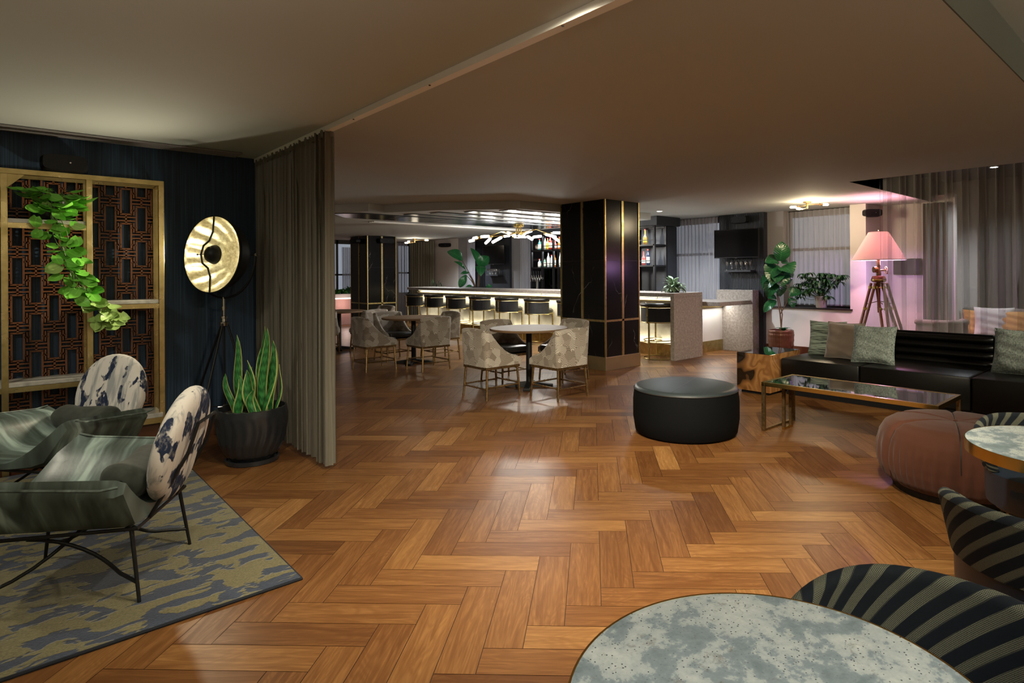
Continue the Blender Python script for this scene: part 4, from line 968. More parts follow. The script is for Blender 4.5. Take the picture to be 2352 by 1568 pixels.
def bottle(kind, label, loc, hgt, mat, lab, group='bottles on the back bar shelves'):
    t = thing('bottle', label, 'bottle', loc, random.uniform(0, 6), group)
    r = {'tall': .034, 'round': .040, 'slim': .029, 'flask': .039}[kind]; h = hgt
    sh = {'tall': .62, 'round': .45, 'slim': .66, 'flask': .55}[kind]
    MB().lathe([(r * .9, 0), (r, .01), (r, h * sh), (r * .75, h * (sh + .08)), (.013, h * (sh + .18)), (.012, h * .93), (.014, h * .94), (.014, h * .95)], 14).build('glass_body', mat, t, True)
    MB().lathe([(.015, h * .93), (.015, h), (.0, h)], 12, cap=False).build('cap', random.choice(('black_plastic', 'chrome', 'cap_red')) if lab != 'label_yellow' else 'cap_red', t, True)
    MB().lathe([(r + .0006, h * .15), (r + .0006, h * (sh - .10))], 14, cap=False).build('paper_label', lab, t, True)
random.seed(21)
row = [(10.80, 2.0, 'tall', .26, 'bottle_teal', 'teal glass'), (10.71, 2.0, 'tall', .28, 'bottle_green', 'pale green glass'), (10.60, 2.0, 'slim', .29, 'bottle_clear', 'slim clear'), (10.51, 2.0, 'flask', .27, 'bottle_gold', 'golden squat'), (10.42, 2.0, 'tall', .32, 'bottle_red', 'red spirit with a paper label'), (10.33, 2.0, 'tall', .29, 'bottle_red', 'plain red spirit'), (10.25, 2.0, 'round', .25, 'bottle_pink', 'pink'), (10.11, 2.0, 'round', .28, 'bottle_amber', 'round orange amber'), (10.03, 2.0, 'flask', .30, 'bottle_amber', 'flat orange amber'), (9.93, 2.0, 'flask', .25, 'bottle_clear', 'clear flat')]
NTH = ('first', 'second', 'third', 'fourth', 'fifth', 'sixth', 'seventh', 'eighth', 'ninth', 'tenth')
for i, (y, z, kd, h, mt, nm_) in enumerate(row):
    bottle(kd, '%s bottle on the upper bar shelf, %s from the left' % (nm_, NTH[i]), (9.18, y, z - .0145), h, mt, 'label_yellow' if i == 3 else 'label_paper')
row = [(10.81, 1.6, 'flask', .20, 'bottle_clear', 'squat clear'), (10.71, 1.6, 'flask', .23, 'bottle_teal', 'pale teal'), (10.62, 1.6, 'slim', .20, 'bottle_green', 'small green'), (10.49, 1.6, 'tall', .34, 'bottle_clear', 'tall clear'), (10.38, 1.6, 'slim', .28, 'bottle_clear', 'slim clear'), (10.28, 1.6, 'tall', .30, 'bottle_amber', 'amber whisky'), (10.08, 1.6, 'tall', .32, 'bottle_clear', 'white labelled clear'), (9.98, 1.6, 'flask', .26, 'bottle_clear', 'silver labelled clear')]
for i, (y, z, kd, h, mt, nm_) in enumerate(row):
    bottle(kd, '%s bottle on the lower bar shelf, %s from the left' % (nm_, NTH[i]), (9.18, y, z - .0145), h, mt, 'label_paper')
for y, z, kd, h, mt, lb, nm_ in ((7.60, 2.0, 'round', .30, 'bottle_gold', 'label_yellow', 'red capped bottle with a yellow label right of the near column'), (7.64, 1.6, 'round', .30, 'bottle_pink', 'label_paper', 'pink red bottle on the lower shelf right of the near column'), (7.53, 1.6, 'tall', .31, 'bottle_navy', 'label_paper', 'dark blue bottle on the lower shelf right of the near column')):
    bottle(kd, nm_, (9.16, y, z - .0145), h, mt, lb)
def glass_at(name, prof, label, loc, group, n=12):
    t = MB().lathe(prof, n, cap=False).build(name, 'clear_glassware', None, 'all'); t.location = loc; return tag(t, label, 'glass', group)
tum = [(.0, .004), (.026, .004), (.034, .11), (.032, .11), (.025, .010), (.0, .010)]
g0 = None
for i in range(14):
    y = 10.42 - (i % 7) * .10; x = 9.10 + (i // 7) * .12
    if g0 is None: g0 = glass_at('drinking_glass', tum, 'clear tumblers standing in rows on the back bar under the bottle shelf', (x, y, .935), 'tumblers under the bottle shelf')
    else: c = g0.copy(); COL.objects.link(c); c.location = (x, y, .935)
for i in range(5):
    c = g0.copy(); COL.objects.link(c); c.location = (9.0, 7.66 - i * .085, .935); c.scale = (1, 1, 1.5); c['label'] = 'tall clear glasses lined up right of the near column on the back bar'; c['group'] = 'tall glasses right of the column'
wine = [(.0, .003), (.032, .003), (.005, .012), (.0045, .075), (.022, .095), (.034, .125), (.028, .165), (.0265, .165), (.032, .125), (.0, .090)]
def glass_shelf(y0, y1, z, n, label, gl, grp):
    t = thing('glass_shelf', label, 'shelf', (9.98, (y0 + y1) / 2, z))
    MB().box(-.17, 0, -(y1 - y0) / 2, (y1 - y0) / 2, -.03, 0).build('board', 'charcoal_panel', t); MB().box(-.02, -.001, -(y1 - y0) / 2 - .02, (y1 - y0) / 2 + .02, -.055, -.031).build('back_rail', 'black_metal', t)
    f = None
    for i in range(n):
        p = (9.90 - .07 * (i % 2), y0 + .05 + (y1 - y0 - .1) * i / (n - 1), z)
        if f is None: f = glass_at('wine_glass', wine, gl, p, grp)
        else: c = f.copy(); COL.objects.link(c); c.location = p
glass_shelf(5.70, 6.24, 1.475, 10, 'short dark shelf with stemmed glasses under the nearer television', 'clear stemmed glasses on the short shelf under the nearer television', 'glasses under the nearer television')
glass_shelf(13.30, 13.85, 1.42, 12, 'short dark shelf with glasses under the farther television', 'clear stemmed glasses on the short shelf under the farther television', 'glasses under the farther television')
# beer tap tower and sink rail behind the counter
t = thing('beer_tap', 'chrome beer tap tower with black handles behind the bar', 'beer tap', (8.98, 10.66, .934))
MB().lathe([(.05, 0), (.05, .02), (.028, .03), (.028, .40), (.0, .41)], 16).build('tower', 'chrome', t, True)
MB().tube([(0, -.20, .40), (0, .20, .40)], .028, 12).build('crossbar', 'chrome', t, True)
for i in range(5):
    y = -.16 + .08 * i; h_ = MB().tube([(-.02, y, .41), (-.03, y, .47)], .008, 8).tube([(-.02, y, .40), (-.06, y, .39), (-.06, y, .33)], .008, 8).build('faucet', 'chrome', t, True); MB().tube([(-.03, y, .47), (-.035, y, .56)], [.012, .008], 8).build('handle', 'black_plastic', h_, True)
# televisions
def tv(label, y0, y1, z0, z1, yaw):
    yc = (y0 + y1) / 2; t = thing('television', label, 'television', (9.86, yc, (z0 + z1) / 2), yaw); w_, h_ = (y1 - y0) / 2, (z1 - z0) / 2
    MB().box(-.055, -.01, -w_, w_, -h_, h_).build('casing', 'black_plastic', t, bevel=.004); MB().box(-.0565, -.055, -w_ + .012, w_ - .012, -h_ + .018, h_ - .012).build('screen', 'tv_screen', t)
    MB().box(-.012, .115, -.12, .12, -.12, .12).build('wall_mount', 'black_metal', t); MB().box(-.057, -.05, -.022, .022, -h_ - .006, -h_ + .002).build('logo', 'chrome', t)
tv('flat black television on the charcoal panel beside the fig tree', 5.55, 6.44, 1.70, 2.23, R(4)); tv('flat black television on the charcoal panel beyond the tall bar plant', 13.05, 13.95, 1.70, 2.22, R(5))
wall_speaker('wall_speaker', 'black speaker high on the charcoal panel above the nearer television', (9.98, 5.95, 2.40), R(-90), .34)
wall_speaker('wall_speaker', 'black speaker high on the charcoal panel above the farther television', (9.98, 13.5, 2.40), R(-90), .40)
wall_speaker('wall_speaker', 'black speaker on the front face of the far column', (7.02, 14.235, 2.28), R(0), .42)
wall_speaker('wall_speaker', 'black speaker on the left face of the far column', (6.555, 14.72, 2.28), R(-90), .42)
wall_speaker('wall_speaker', 'black speaker on the beige wall above the broad leaved bar plant', (WX, 16.25, 2.34), R(-60), .46)
wall_speaker('wall_speaker', 'black speaker on the pink lit wall above the tripod lamp', (10.20, 3.79, 2.37), R(-42), .30)
# curtains of the bar room
def curtain(label, mat, x0, y0, x1, y1, z0, z1, n, amp, seed):
    o = drape(x0, y0, x1, y1, z0, z1, n, amp, seed, 6, 8).build('curtain', mat, None, 'all'); return tag(o, label, 'curtain')
curtain('white sheer curtain over the sill behind the potted schefflera', 'white_sheer', 10.235, 4.06, 10.235, 5.21, .86, 2.50, 13, .022, 1)
curtain('white sheer curtain left of the nearer television', 'white_sheer', 10.0, 6.48, 10.0, 7.72, .50, 2.50, 15, .028, 2)
curtain('narrow white curtain left of the bottle shelf', 'white_sheer', 9.98, 12.05, 9.98, 12.55, .8, 2.5, 6, .03, 3)
curtain('narrow white curtain behind the broad leaved bar plant', 'white_sheer', 9.98, 14.62, 9.98, 15.02, .8, 2.5, 5, .03, 4)
curtain('beige full length drape in the far corner of the bar room', 'beige_drape', 9.97, 16.85, 9.90, 18.35, .02, 2.50, 11, .06, 5)
curtain('grey sheer drape beside the beige drape in the far corner', 'white_sheer', 9.85, 18.38, 9.45, 18.42, .02, 2.50, 4, .05, 6)
curtain('pale sheer curtain at the far window left of the far column', 'white_sheer', 6.95, 18.465, 7.42, 18.465, .70, 2.45, 6, .04, 7)
curtain('pale sheer curtain at the right half of the far window', 'white_sheer', 7.70, 18.47, 8.15, 18.47, .70, 2.30, 8, .03, 8)
# chandelier
def chandelier():
    B = Vector((7.25, 9.15, 2.386)); t = thing('chandelier', 'branching brass chandelier with glowing tube bulbs above the bar', 'chandelier', B)
    right = Vector((.725, -.688, 0)); fwd = Vector((.688, .725, 0))
    MB().lathe([(.10, -.05), (.10, 0)], 20).build('canopy', 'gold_brass', t, True)
    rods = MB()
    for i in range(6): a = PI * i / 3; rods.tube([(.05 * math.cos(a), .05 * math.sin(a), -.05), (.05 * math.cos(a), .05 * math.sin(a), -.17)], .008, 6)
    rods.build('hanging_rod', 'gold_brass', t, True)
    arms = ((-.22, .1, -.17, -.35, .15, -.13), (-.35, .15, -.13, -.62, .05, -.24), (-.62, .05, -.24, -.85, .0, -.29), (.18, -.1, -.16, .34, -.05, -.10), (.34, -.05, -.10, .62, .1, -.20), (.05, .1, -.19, .22, .3, -.22), (-.05, -.2, -.19, -.2, -.45, -.26), (.02, -.1, -.2, .12, -.35, -.25), (-.62, .05, -.24, -.50, .3, -.2))
    am = MB(); 
    def W(a, b, c): return right * a + fwd * b + Vector((0, 0, c))
    for a in arms: am.tube([W(*a[:3]), W(*a[3:])], .008, 6)
    for a in arms: am.tube([W(0, 0, -.17), W(*a[:3])], .008, 6)
    am.build('arm', 'gold_brass', t, True)
    bul = ((-.72, .0, -.235, .16, .02, .01), (-.55, .05, -.27, -.10, -.03, -.10), (-.86, .0, -.30, -.10, 0, -.02), (-.80, .0, -.25, -.09, .1, -.01), (-.22, .05, -.155, .15, .1, -.06), (-.30, .2, -.215, .10, .1, .02), (-.30, -.3, -.27, -.16, -.1, -.10), (-.10, .2, -.225, .09, .1, .0), (.02, -.15, -.245, .14, 0, -.005), (.10, .1, -.165, .15, .05, .05), (.20, -.35, -.26, .10, -.05, -.06), (.27, .2, -.235, .16, .05, .02), (.52, .1, -.19, .20, .1, -.05), (.62, .05, -.21, .16, -.05, -.12), (.66, .2, -.155, .24, .05, .0), (-.02, .3, -.2, .1, .2, .02))
    for a in bul:
        p = W(*a[:3]); q = W(a[0] + a[3], a[1] + a[4], a[2] + a[5]); d = (q - p).normalized()
        b_ = MB().tube([p - d * .015, p, p + d * .004, q - d * .012, q], [.016, .024, .026, .026, .012], 10).build('tube_bulb', 'bulb_glow', t, 'all')
        MB().tube([p - d * .05, p - d * .005], .014, 8).build('socket', 'gold_brass', b_, True)
    for a in (-.55, -.1, .35, .7): point(B + W(a, .05, -.33), 42, (1, .95, .86), .05)
chandelier()
def downlight(label, x, y, z):
    t = MB().lathe([(.0, z - .004), (.045, z - .004)], 20, cap=False).build('downlight', 'down_glow'); tag(t, label, 'ceiling light')
    MB().lathe([(.046, z - .001), (.048, z - .010), (.060, z - .008), (.062, z - .001)], 24, cap=False).build('trim_ring', 'white_paint', t, True)
    t.matrix_world = Matrix.Translation((x, y, 0))
downlight('round recessed ceiling light right of the near column', 8.40, 6.64, CEIL)
downlight('round recessed ceiling light beyond the bar, nearer the tall plant', 8.94, 14.34, CEIL)
downlight('round recessed ceiling light beyond the bar, nearer the far corner', 8.52, 14.91, CEIL)
downlight('round recessed light seen through the sheer curtain', 10.2, 2.1, 2.90)
# small bulb fixtures on the ceiling
def bulb_fixture(label, loc, rz):
    t = thing('ceiling_fixture', label, 'ceiling light', loc, rz)
    MB().lathe([(.055, -.022), (.060, -.018), (.060, 0)], 20).build('canopy', 'aged_bronze', t, True); MB().tube([(0, 0, -.022), (0, 0, -.11)], .018, 10).build('stem', 'aged_bronze', t, True)
    for dx, dy, z0, z1, L in ((1, .15, -.05, -.045, .19), (-.85, .5, -.06, -.075, .09), (-.8, -.6, -.10, -.125, .12)):
        d = Vector((dx, dy, 0)).normalized(); e = d * (L + .02) + Vector((0, 0, z1)); a_ = MB().tube([(0, 0, z0), e], .006, 6).tube([e, e + d * .045], .017, 10).build('arm', 'aged_bronze', t, True)
        MB().tube([e + d * .045, e + d * .06, e + d * .13, e + d * .145], [.012, .019, .019, .010], 10).build('bulb', 'warm_glow', a_, 'all')
    return t
F1 = bulb_fixture('three bulb bronze fixture on the ceiling in front of the sill window', (9.05, 4.28, CEIL), R(-43.5))
dup(F1, (8.05, 14.6, 2.40), R(-40), 'three bulb fixture under the bar soffit beside the far column')
point((9.0, 4.2, 2.36), 34, (1, .80, .50), .12); point((8.0, 14.5, 2.28), 8, (1, .85, .65), .08)
# ================================================================== plants
def fig_tree():
    B = Vector((9.62, 5.02, 0)); t = thing('fiddle_leaf_fig', 'tall fiddle leaf fig in a textured copper pot in front of the window sill', 'plant', B)
    prof = [(.13, 0), (.165, .03), (.20, .20), (.208, .38), (.205, .455), (.19, .458), (.182, .42)]
    mb = MB()
    def fn(u, v):
        k = v * (len(prof) - 1); i = min(int(k), len(prof) - 2); f = k - i; r = prof[i][0] * (1 - f) + prof[i + 1][0] * f; z = prof[i][1] * (1 - f) + prof[i + 1][1] * f
        d = .007 * math.sin(u * 2 * PI * 16 + z * 70) * math.sin(-u * 2 * PI * 16 + z * 70) if .03 < z < .43 and v < .75 else 0
        return ((r + d) * math.cos(2 * PI * u), (r + d) * math.sin(2 * PI * u), z)
    mb.grid(fn, 96, 36, True); mb.add([fn(i / 96, 0) for i in range(96)], [tuple(range(95, -1, -1))]); mb.build('pot', 'copper_glaze', t, 'all')
    MB().lathe([(0, .415), (.19, .425), (0, .43)], 24, cap=False).build('soil', 'soil', t)
    rt = Vector((.725, -.688, 0)); fw = Vector((.688, .725, 0))
    def W(a, b, c): return rt * a + fw * b + Vector((0, 0, c))
    st = MB(); st.tube([W(.01, 0, .42), W(-.01, .01, .72), W(-.05, .0, .95), W(-.09, .0, 1.25), W(-.06, 0, 1.50), W(-.01, 0, 1.80)], [.013, .012, .010, .009, .008, .006], 8)
    st.tube([W(.0, 0, .43), W(.02, -.01, .72), W(-.03, .0, .98), W(-.08, .01, 1.22)], [.010, .009, .008, .005], 8); st.tube([W(-.01, 0, .72), W(.09, 0, .90), W(.15, 0, 1.02)], [.008, .006, .004], 6)
    st.build('trunk', 'stem', t, True)
    lf = MB(); rnd = random.Random(4)
    spec = [(-.01, 0, 1.62, .02, -.05, .33, .13), (-.03, 0, 1.60, -.24, -.02, .02, .12), (.0, -.03, 1.52, .12, -.20, -.10, .17), (.02, 0, 1.58, .17, .08, .02, .10), (-.06, 0, 1.55, -.20, -.12, -.20, .14), (-.07, 0, 1.45, -.16, -.18, -.20, .15), (-.04, 0, 1.42, -.02, -.20, -.22, .15), (.0, .0, 1.45, .10, -.10, -.22, .13), (-.08, 0, 1.36, -.22, .05, -.20, .13), (-.08, 0, 1.30, -.18, -.05, -.26, .12), (.03, 0, 1.36, .13, .1, -.06, .08), (-.06, 0, 1.30, .05, -.03, -.28, .10), (-.1, 0, 1.52, -.14, .15, -.1, .13), (-.05, .05, 1.5, .05, .22, -.12, .13),
            (.15, 0, 1.02, .20, .0, .10, .08), (.14, 0, 1.0, .06, -.05, -.17, .075), (-.07, 0, .98, -.16, -.02, .03, .06), (-.08, 0, .95, -.23, -.04, -.18, .075), (-.1, 0, 1.28, -.13, .02, -.28, .09)]
    for a, b, c, da, db, dc, wd in spec:
        lf.leaf(W(a, b, c), W(a + da, b + db, c + dc), wd * 1.1, .12, .32, 10, False, Vector((-.5, -.5, .8)), .03)
    for i in range(7): a = i * .9; lf.leaf(W(.04, 0, .43), W(.04 - .14 * math.cos(a), .10 * math.sin(a), .50), .05, .2, .1, 6)
    lf.build('foliage', 'fig_leaf', t, 'all')
fig_tree()
def schefflera():
    B = Vector((10.10, 4.54, .826)); t = thing('umbrella_plant', 'bushy dark umbrella plant in a white pot on the black window sill', 'plant', B)
    MB().lathe([(.075, 0), (.085, .01), (.105, .19), (.100, .20), (.09, .17), (0, .165)], 24).build('pot', 'white_ceramic', t, True)
    rnd = random.Random(8); st = MB(); lf = MB()
    for i in range(64):
        # crown spreads along the sill and towards the room
        u = rnd.uniform(-1, 1); yy = -u * .44; zz = .17 + rnd.random() ** .8 * (.52 - .22 * abs(u + .1)) + (.12 if u > .25 and rnd.random() < .5 else 0); xx = rnd.uniform(-.26, .0)
        if abs(u) > .75: zz = rnd.uniform(.28, .36) if u < 0 else rnd.uniform(.42, .56)
        p = Vector((xx, yy, zz)); st.tube([(0, 0, .16), (xx * .4, yy * .5, zz * .7), p], .0035, 5)
        n = rnd.randint(6, 8)
        for k in range(n):
            a = 2 * PI * k / n + rnd.random(); L = rnd.uniform(.10, .145); d = Vector((math.cos(a), math.sin(a), rnd.uniform(-.8, -.15))).normalized(); lf.leaf(p, p + d * L, L * .15, .15, .15, 5)
    st.build('stem', 'green_stem', t, True); lf.build('foliage', 'dark_leaf', t, 'all')
schefflera()
def bird_plant():
    B = Vector((9.02, 13.10, .0)); t = thing('broad_leaf_plant', 'tall broad leaved plant rising behind the bar counter in front of the far television', 'plant', B)
    MB().lathe([(.16, .80), (.20, .83), (.22, 1.12), (.20, 1.12), (.18, 1.05), (0, 1.05)], 24).build('pot', 'charcoal_glaze', t, True); MB().lathe([(.18, 0), (.18, .80)], 16).build('stand', 'black_metal', t, True)
    rt = Vector((.725, -.688, 0)); fw = Vector((.688, .725, 0))
    def W(a, b, c): return rt * a * 1.10 + fw * b + Vector((0, 0, 1.42 + (c - 1.42) * 1.10))
    st = MB(); lf = MB()
    for base, mid, tip, wd, stemk in (((-.02, 0, 1.05), (-.36, 0, 1.76), (-.70, -.05, 2.00), .14, 1), ((-.02, 0, 1.05), (-.30, .05, 1.55), (-.55, 0, 1.76), .045, 1), ((0, 0, 1.05), (.05, 0, 1.60), (-.12, -.1, 2.06), .10, 1), ((.02, 0, 1.05), (.06, 0, 1.64), (.26, 0, 1.86), .15, 1), ((.0, 0, 1.05), (.02, .1, 1.62), (.10, -.15, 1.42), .13, 1),
                                    ((-.02, 0, 1.05), (-.26, -.1, 1.42), (-.42, -.1, 1.12), .10, 1), ((-.02, 0, 1.05), (-.20, 0, 1.47), (-.40, -.05, 1.45), .05, 1), ((.05, 0, 1.05), (.2, 0, 1.12), (.34, 0, 1.16), .06, 1), ((0, 0, 1.05), (-.1, 0, 1.12), (-.3, 0, 1.14), .05, 1)):
        b, m, e = W(*base), W(*mid), W(*tip); st.tube([b, b.lerp(m, .5) + Vector((0, 0, .05)), m], [.014, .010, .007], 6); lf.leaf(m, e, wd, .18, .35, 10, False, Vector((-.3, -.8, .4)))
    st.build('stem', 'stem', t, True); lf.build('foliage', 'bird_leaf', t, 'all')
bird_plant()
def spiky_palm():
    B = Vector((9.10, 15.30, 0)); t = thing('lady_palm', 'spiky palm behind the far end of the bar counter', 'plant', B)
    MB().lathe([(.14, .55), (.18, .58), (.20, .86), (.18, .86), (0, .82)], 20).build('pot', 'charcoal_glaze', t, True); MB().lathe([(.15, 0), (.15, .55)], 14).build('stand', 'black_metal', t, True)
    lf = MB(); rnd = random.Random(5); rt = Vector((.725, -.688, 0))
    for k in range(5):
        c = rt * (-.16 + .08 * k) + Vector((0, 0, 1.02 + .10 * (k % 2)))
        for i in range(10): a = PI * i / 9; d = (rt * math.cos(a) + Vector((.1 - .2 * rnd.random(), -.2 * rnd.random(), math.sin(a) * .8 + .05))).normalized(); lf.leaf(c, c + d * rnd.uniform(.16, .24), .016, .12, .1, 5)
        lf.tube([(0, 0, .82), c], .006, 5)
    lf.build('foliage', 'dark_leaf', t, 'all')
spiky_palm()
def lily():
    B = Vector((8.33, 6.30, 1.1005)); t = thing('silver_leaf_plant', 'low plant with pale striped leaves on the end of the bar counter', 'plant', B)
    MB().lathe([(.09, 0), (.11, .01), (.12, .07), (.10, .075), (0, .06)], 20).build('bowl', 'charcoal_glaze', t, True)
    lf = MB(); rnd = random.Random(9)
    for i in range(46): a = rnd.uniform(0, 2 * PI); e = rnd.uniform(-.35, 1.1); L = rnd.uniform(.14, .21); p = Vector((math.cos(a) * .06, math.sin(a) * .06, .06 + .08 * max(0, e))); d = Vector((math.cos(a) * math.cos(e), math.sin(a) * math.cos(e), math.sin(e) * .9)); q = p + d * L; q.z = max(q.z, .012); lf.leaf(p, q, .038, .2, .2, 6)
    lf.build('foliage', 'lily_leaf', t, 'all')
lily()
# planter wall by the far window
t = thing('planter_wall', 'low pink stone planter wall with a white tiled top by the far window', 'planter', (7.1, 17.3, 0))
MB().box(-.45, .75, 0, .55, 0, .74).build('base', 'pink_stone', t); MB().box(-.46, .76, -.02, .57, .78, .89).build('coping', 'white_ceramic', t, bevel=.004); MB().box(-.44, .74, -.012, .0, .745, .775).build('led_strip', 'led_cool', t)
point((7.2, 17.0, .6), 6, (1, .72, .64), .1)
def fern(name, label, loc, n, spread, mat, h):
    t = MB(); rnd = random.Random(int(loc[0] * 100))
    for i in range(n): b = Vector((rnd.uniform(-spread, spread), rnd.uniform(-.1, .1), 0)); d = Vector((rnd.uniform(-.7, .7), rnd.uniform(-.6, .6), rnd.uniform(.3, 1))).normalized(); t.leaf(b, b + d * rnd.uniform(.5, 1) * h, .035, .2, .2, 5)
    o = t.build(name, mat, None, 'all'); o.location = loc; tag(o, label, 'plant')
fern('fern', 'bright green fern on the pink planter wall left of the far column', (7.2, 17.6, .885), 60, .26, 'fern_leaf', .24)
fern('dark_fern', 'dark plant on the planter wall at the left edge of the far column', (7.55, 17.62, .885), 30, .12, 'dark_leaf', .30)

# ================================================================== sofa corner on the right
def ottoman():
    B = Vector((4.475, 3.255, 0)); t = thing('round_ottoman', 'round black ottoman with a leather top standing alone on the floor', 'ottoman', B)
    r = .462
    MB().lathe([(r - .03, .012), (r - .01, .03), (r + .008, .15), (r + .008, .30), (r - .004, .395)], 64).build('side', 'ottoman_side', t, True)
    MB().lathe([(r - .004, .396), (r - .012, .415), (r - .05, .424), (.2, .430), (.0, .431)], 64, cap=False).build('top', 'ottoman_top', t, 'all')
    MB().lathe([(r - .001 + .005 * math.cos(a), .396 + .005 * math.sin(a)) for a in [2 * PI * i / 8 for i in range(9)]], 64, cap=False).build('piping', 'dark_piping', t, True)
    MB().tube([(-r + .05, 0, .4235), (-.2, 0, .4295), (0, 0, .4305), (.2, 0, .4295), (r - .05, 0, .4235)], .002, 5, M=Matrix.Rotation(R(20), 4, 'Z')).build('top_seam', 'ottoman_top', t)
    MB().lathe([(r - .06, 0), (r - .06, .012)], 40).build('base', 'black_plastic', t)
ottoman()
def coffee_table():
    x0, x1, y0, y1, h = 4.985, 5.57, 1.375, 2.795, .44; t = thing('coffee_table', 'low brass coffee table with a dark glass top in front of the black sofa', 'table', (x0, y0, 0)); X, Y = x1 - x0, y1 - y0; s = .03
    fr = MB(); fr.box(0, X, 0, s, h - .035, h).box(0, X, Y - s, Y, h - .035, h).box(0, s, s, Y - s, h - .035, h).box(X - s, X, s, Y - s, h - .035, h).build('top_frame', 'gold_brass', t, bevel=.001)
    MB().box(s - .002, X - s + .002, s - .002, Y - s + .002, h - .012, h - .002).build('glass_top', 'smoked_glass', t)
    for y in (0, Y - s):
        for x in (0, X - s): MB().box(x, x + s, y, y + s, 0, h - .036).build('leg', 'aged_bronze', t, bevel=.001)
        MB().box(s, X - s, y, y + s, 0, .02).build('floor_bar', 'aged_bronze', t)
    yy = Y - s
    for x in (X * .30, X * .52): MB().box(x, x + s * .9, yy - .10, yy - .075, .02, h - .036).build('inner_post', 'aged_bronze', t)
    MB().box(X * .30, X * .52 + s, yy - .10, yy - .075, 0, .02).build('inner_bar', 'gold_brass', t)
coffee_table()
def sofa():
    t = thing('sofa', 'long black leather sofa with a channelled back under the sheer curtain', 'sofa', (6.64, -1.0, 0)); L = 4.48
    ys = (0, 1.2, 2.56, 3.58, L)
    for a, b in zip(ys, ys[1:]):
        sm = MB().box(0, .86, a + .004, b - .004, .10, .425, None, .022).build('seat', 'sofa_leather', t, True)
        MB().tube([(.016, a + .02, .414), (.016, b - .02, .414)], .005, 6).build('welt', 'dark_piping', sm, True)
    MB().box(.06, 1.08, .05, L - .05, 0, .10).build('base', 'black_plastic', t)
    for a, b in ((0, 1.2), (1.2, 2.56), (2.56, 3.58), (3.58, L)):
        mb = MB(); n = 4
        def fn(u, v):
            z = .40 + .34 * v; k = v * n - int(min(v * n, n - 1e-6)); bul = .045 * math.sin(PI * min(1, max(0, k))) ** .6
            e = min(1, min(u, 1 - u) / .03); return (.87 - bul * (.3 + .7 * e) + .03 * v, a + .006 + (b - a - .012) * u, z)
        mb.grid(fn, 24, 32, flip=True); mb.box(.90, 1.07, a + .006, b - .006, .30, .742, None, .012); mb.build('back_cushion', 'sofa_leather', t, True, angle=70)
        MB().tube([(.905, a + .01, .747), (.905, b - .01, .747)], .009, 8).build('top_welt', 'sofa_leather', t, True)
sofa()
def side_table():
    x0, y0 = 6.42, 3.49; t = MB().box(0, .74, 0, .43, .035, .475, None, .006).build('wood_block_table', 'slab_wood', None, True); t.location = (x0, y0, 0); tag(t, 'polished wood block side table with dark burl knots at the end of the sofa', 'table')
    MB().box(.006, .734, .006, .424, .4752, .478).build('resin_top', 'smoked_glass', t)
    MB().box(.04, .70, .04, .39, 0, .034).build('plinth', 'black_plastic', t)
side_table()
cushion('sofa_cushion', 'green_stripe_fabric', 'pale green ribbed cushion at the left end of the sofa', 'cushion', (7.27, 3.20, .625), R(-12), R(-90 + 6), .44, .43, .15, 'cushions on the black sofa', None, 11)
cushion('sofa_cushion', 'taupe_velvet', 'brown velvet cushion with piping between two green-grey ones', 'cushion', (7.10, 2.925, .63), R(-14), R(-90 - 4), .43, .43, .15, 'cushions on the black sofa', 'taupe_velvet', 12)
cushion('sofa_cushion', 'grey_weave', 'grey-green woven cushion on the sofa, right of the brown velvet one', 'cushion', (6.98, 2.555, .625), R(-16), R(-90 + 5), .44, .42, .16, 'cushions on the black sofa', 'grey_weave', 13)
cushion('sofa_cushion', 'grey_weave', 'grey-green woven cushion alone at the right end of the sofa', 'cushion', (7.16, 1.27, .635), R(-14), R(-90 - 8), .46, .45, .16, 'cushions on the black sofa', 'grey_weave', 14)
# sheer curtain behind the sofa
o = drape(7.86, 2.76, 7.86, -1.6, .02, 2.895, 27, .035, 21, 12, 10, .1).build('curtain', 'grey_sheer', None, 'all'); tag(o, 'tall grey sheer curtain hanging behind the black sofa', 'curtain')
o2 = MB().tube([(7.84, 2.79, 2.88), (7.845, 2.785, 1.9), (7.84, 2.78, 1.28)], .004, 6).tube([(7.84, 2.78, 1.28), (7.84, 2.78, 1.24)], .010, 8).build('curtain_wand', 'clear_glassware', None, True); tag(o2, 'thin clear curtain wand at the edge of the sheer curtain', 'curtain wand')
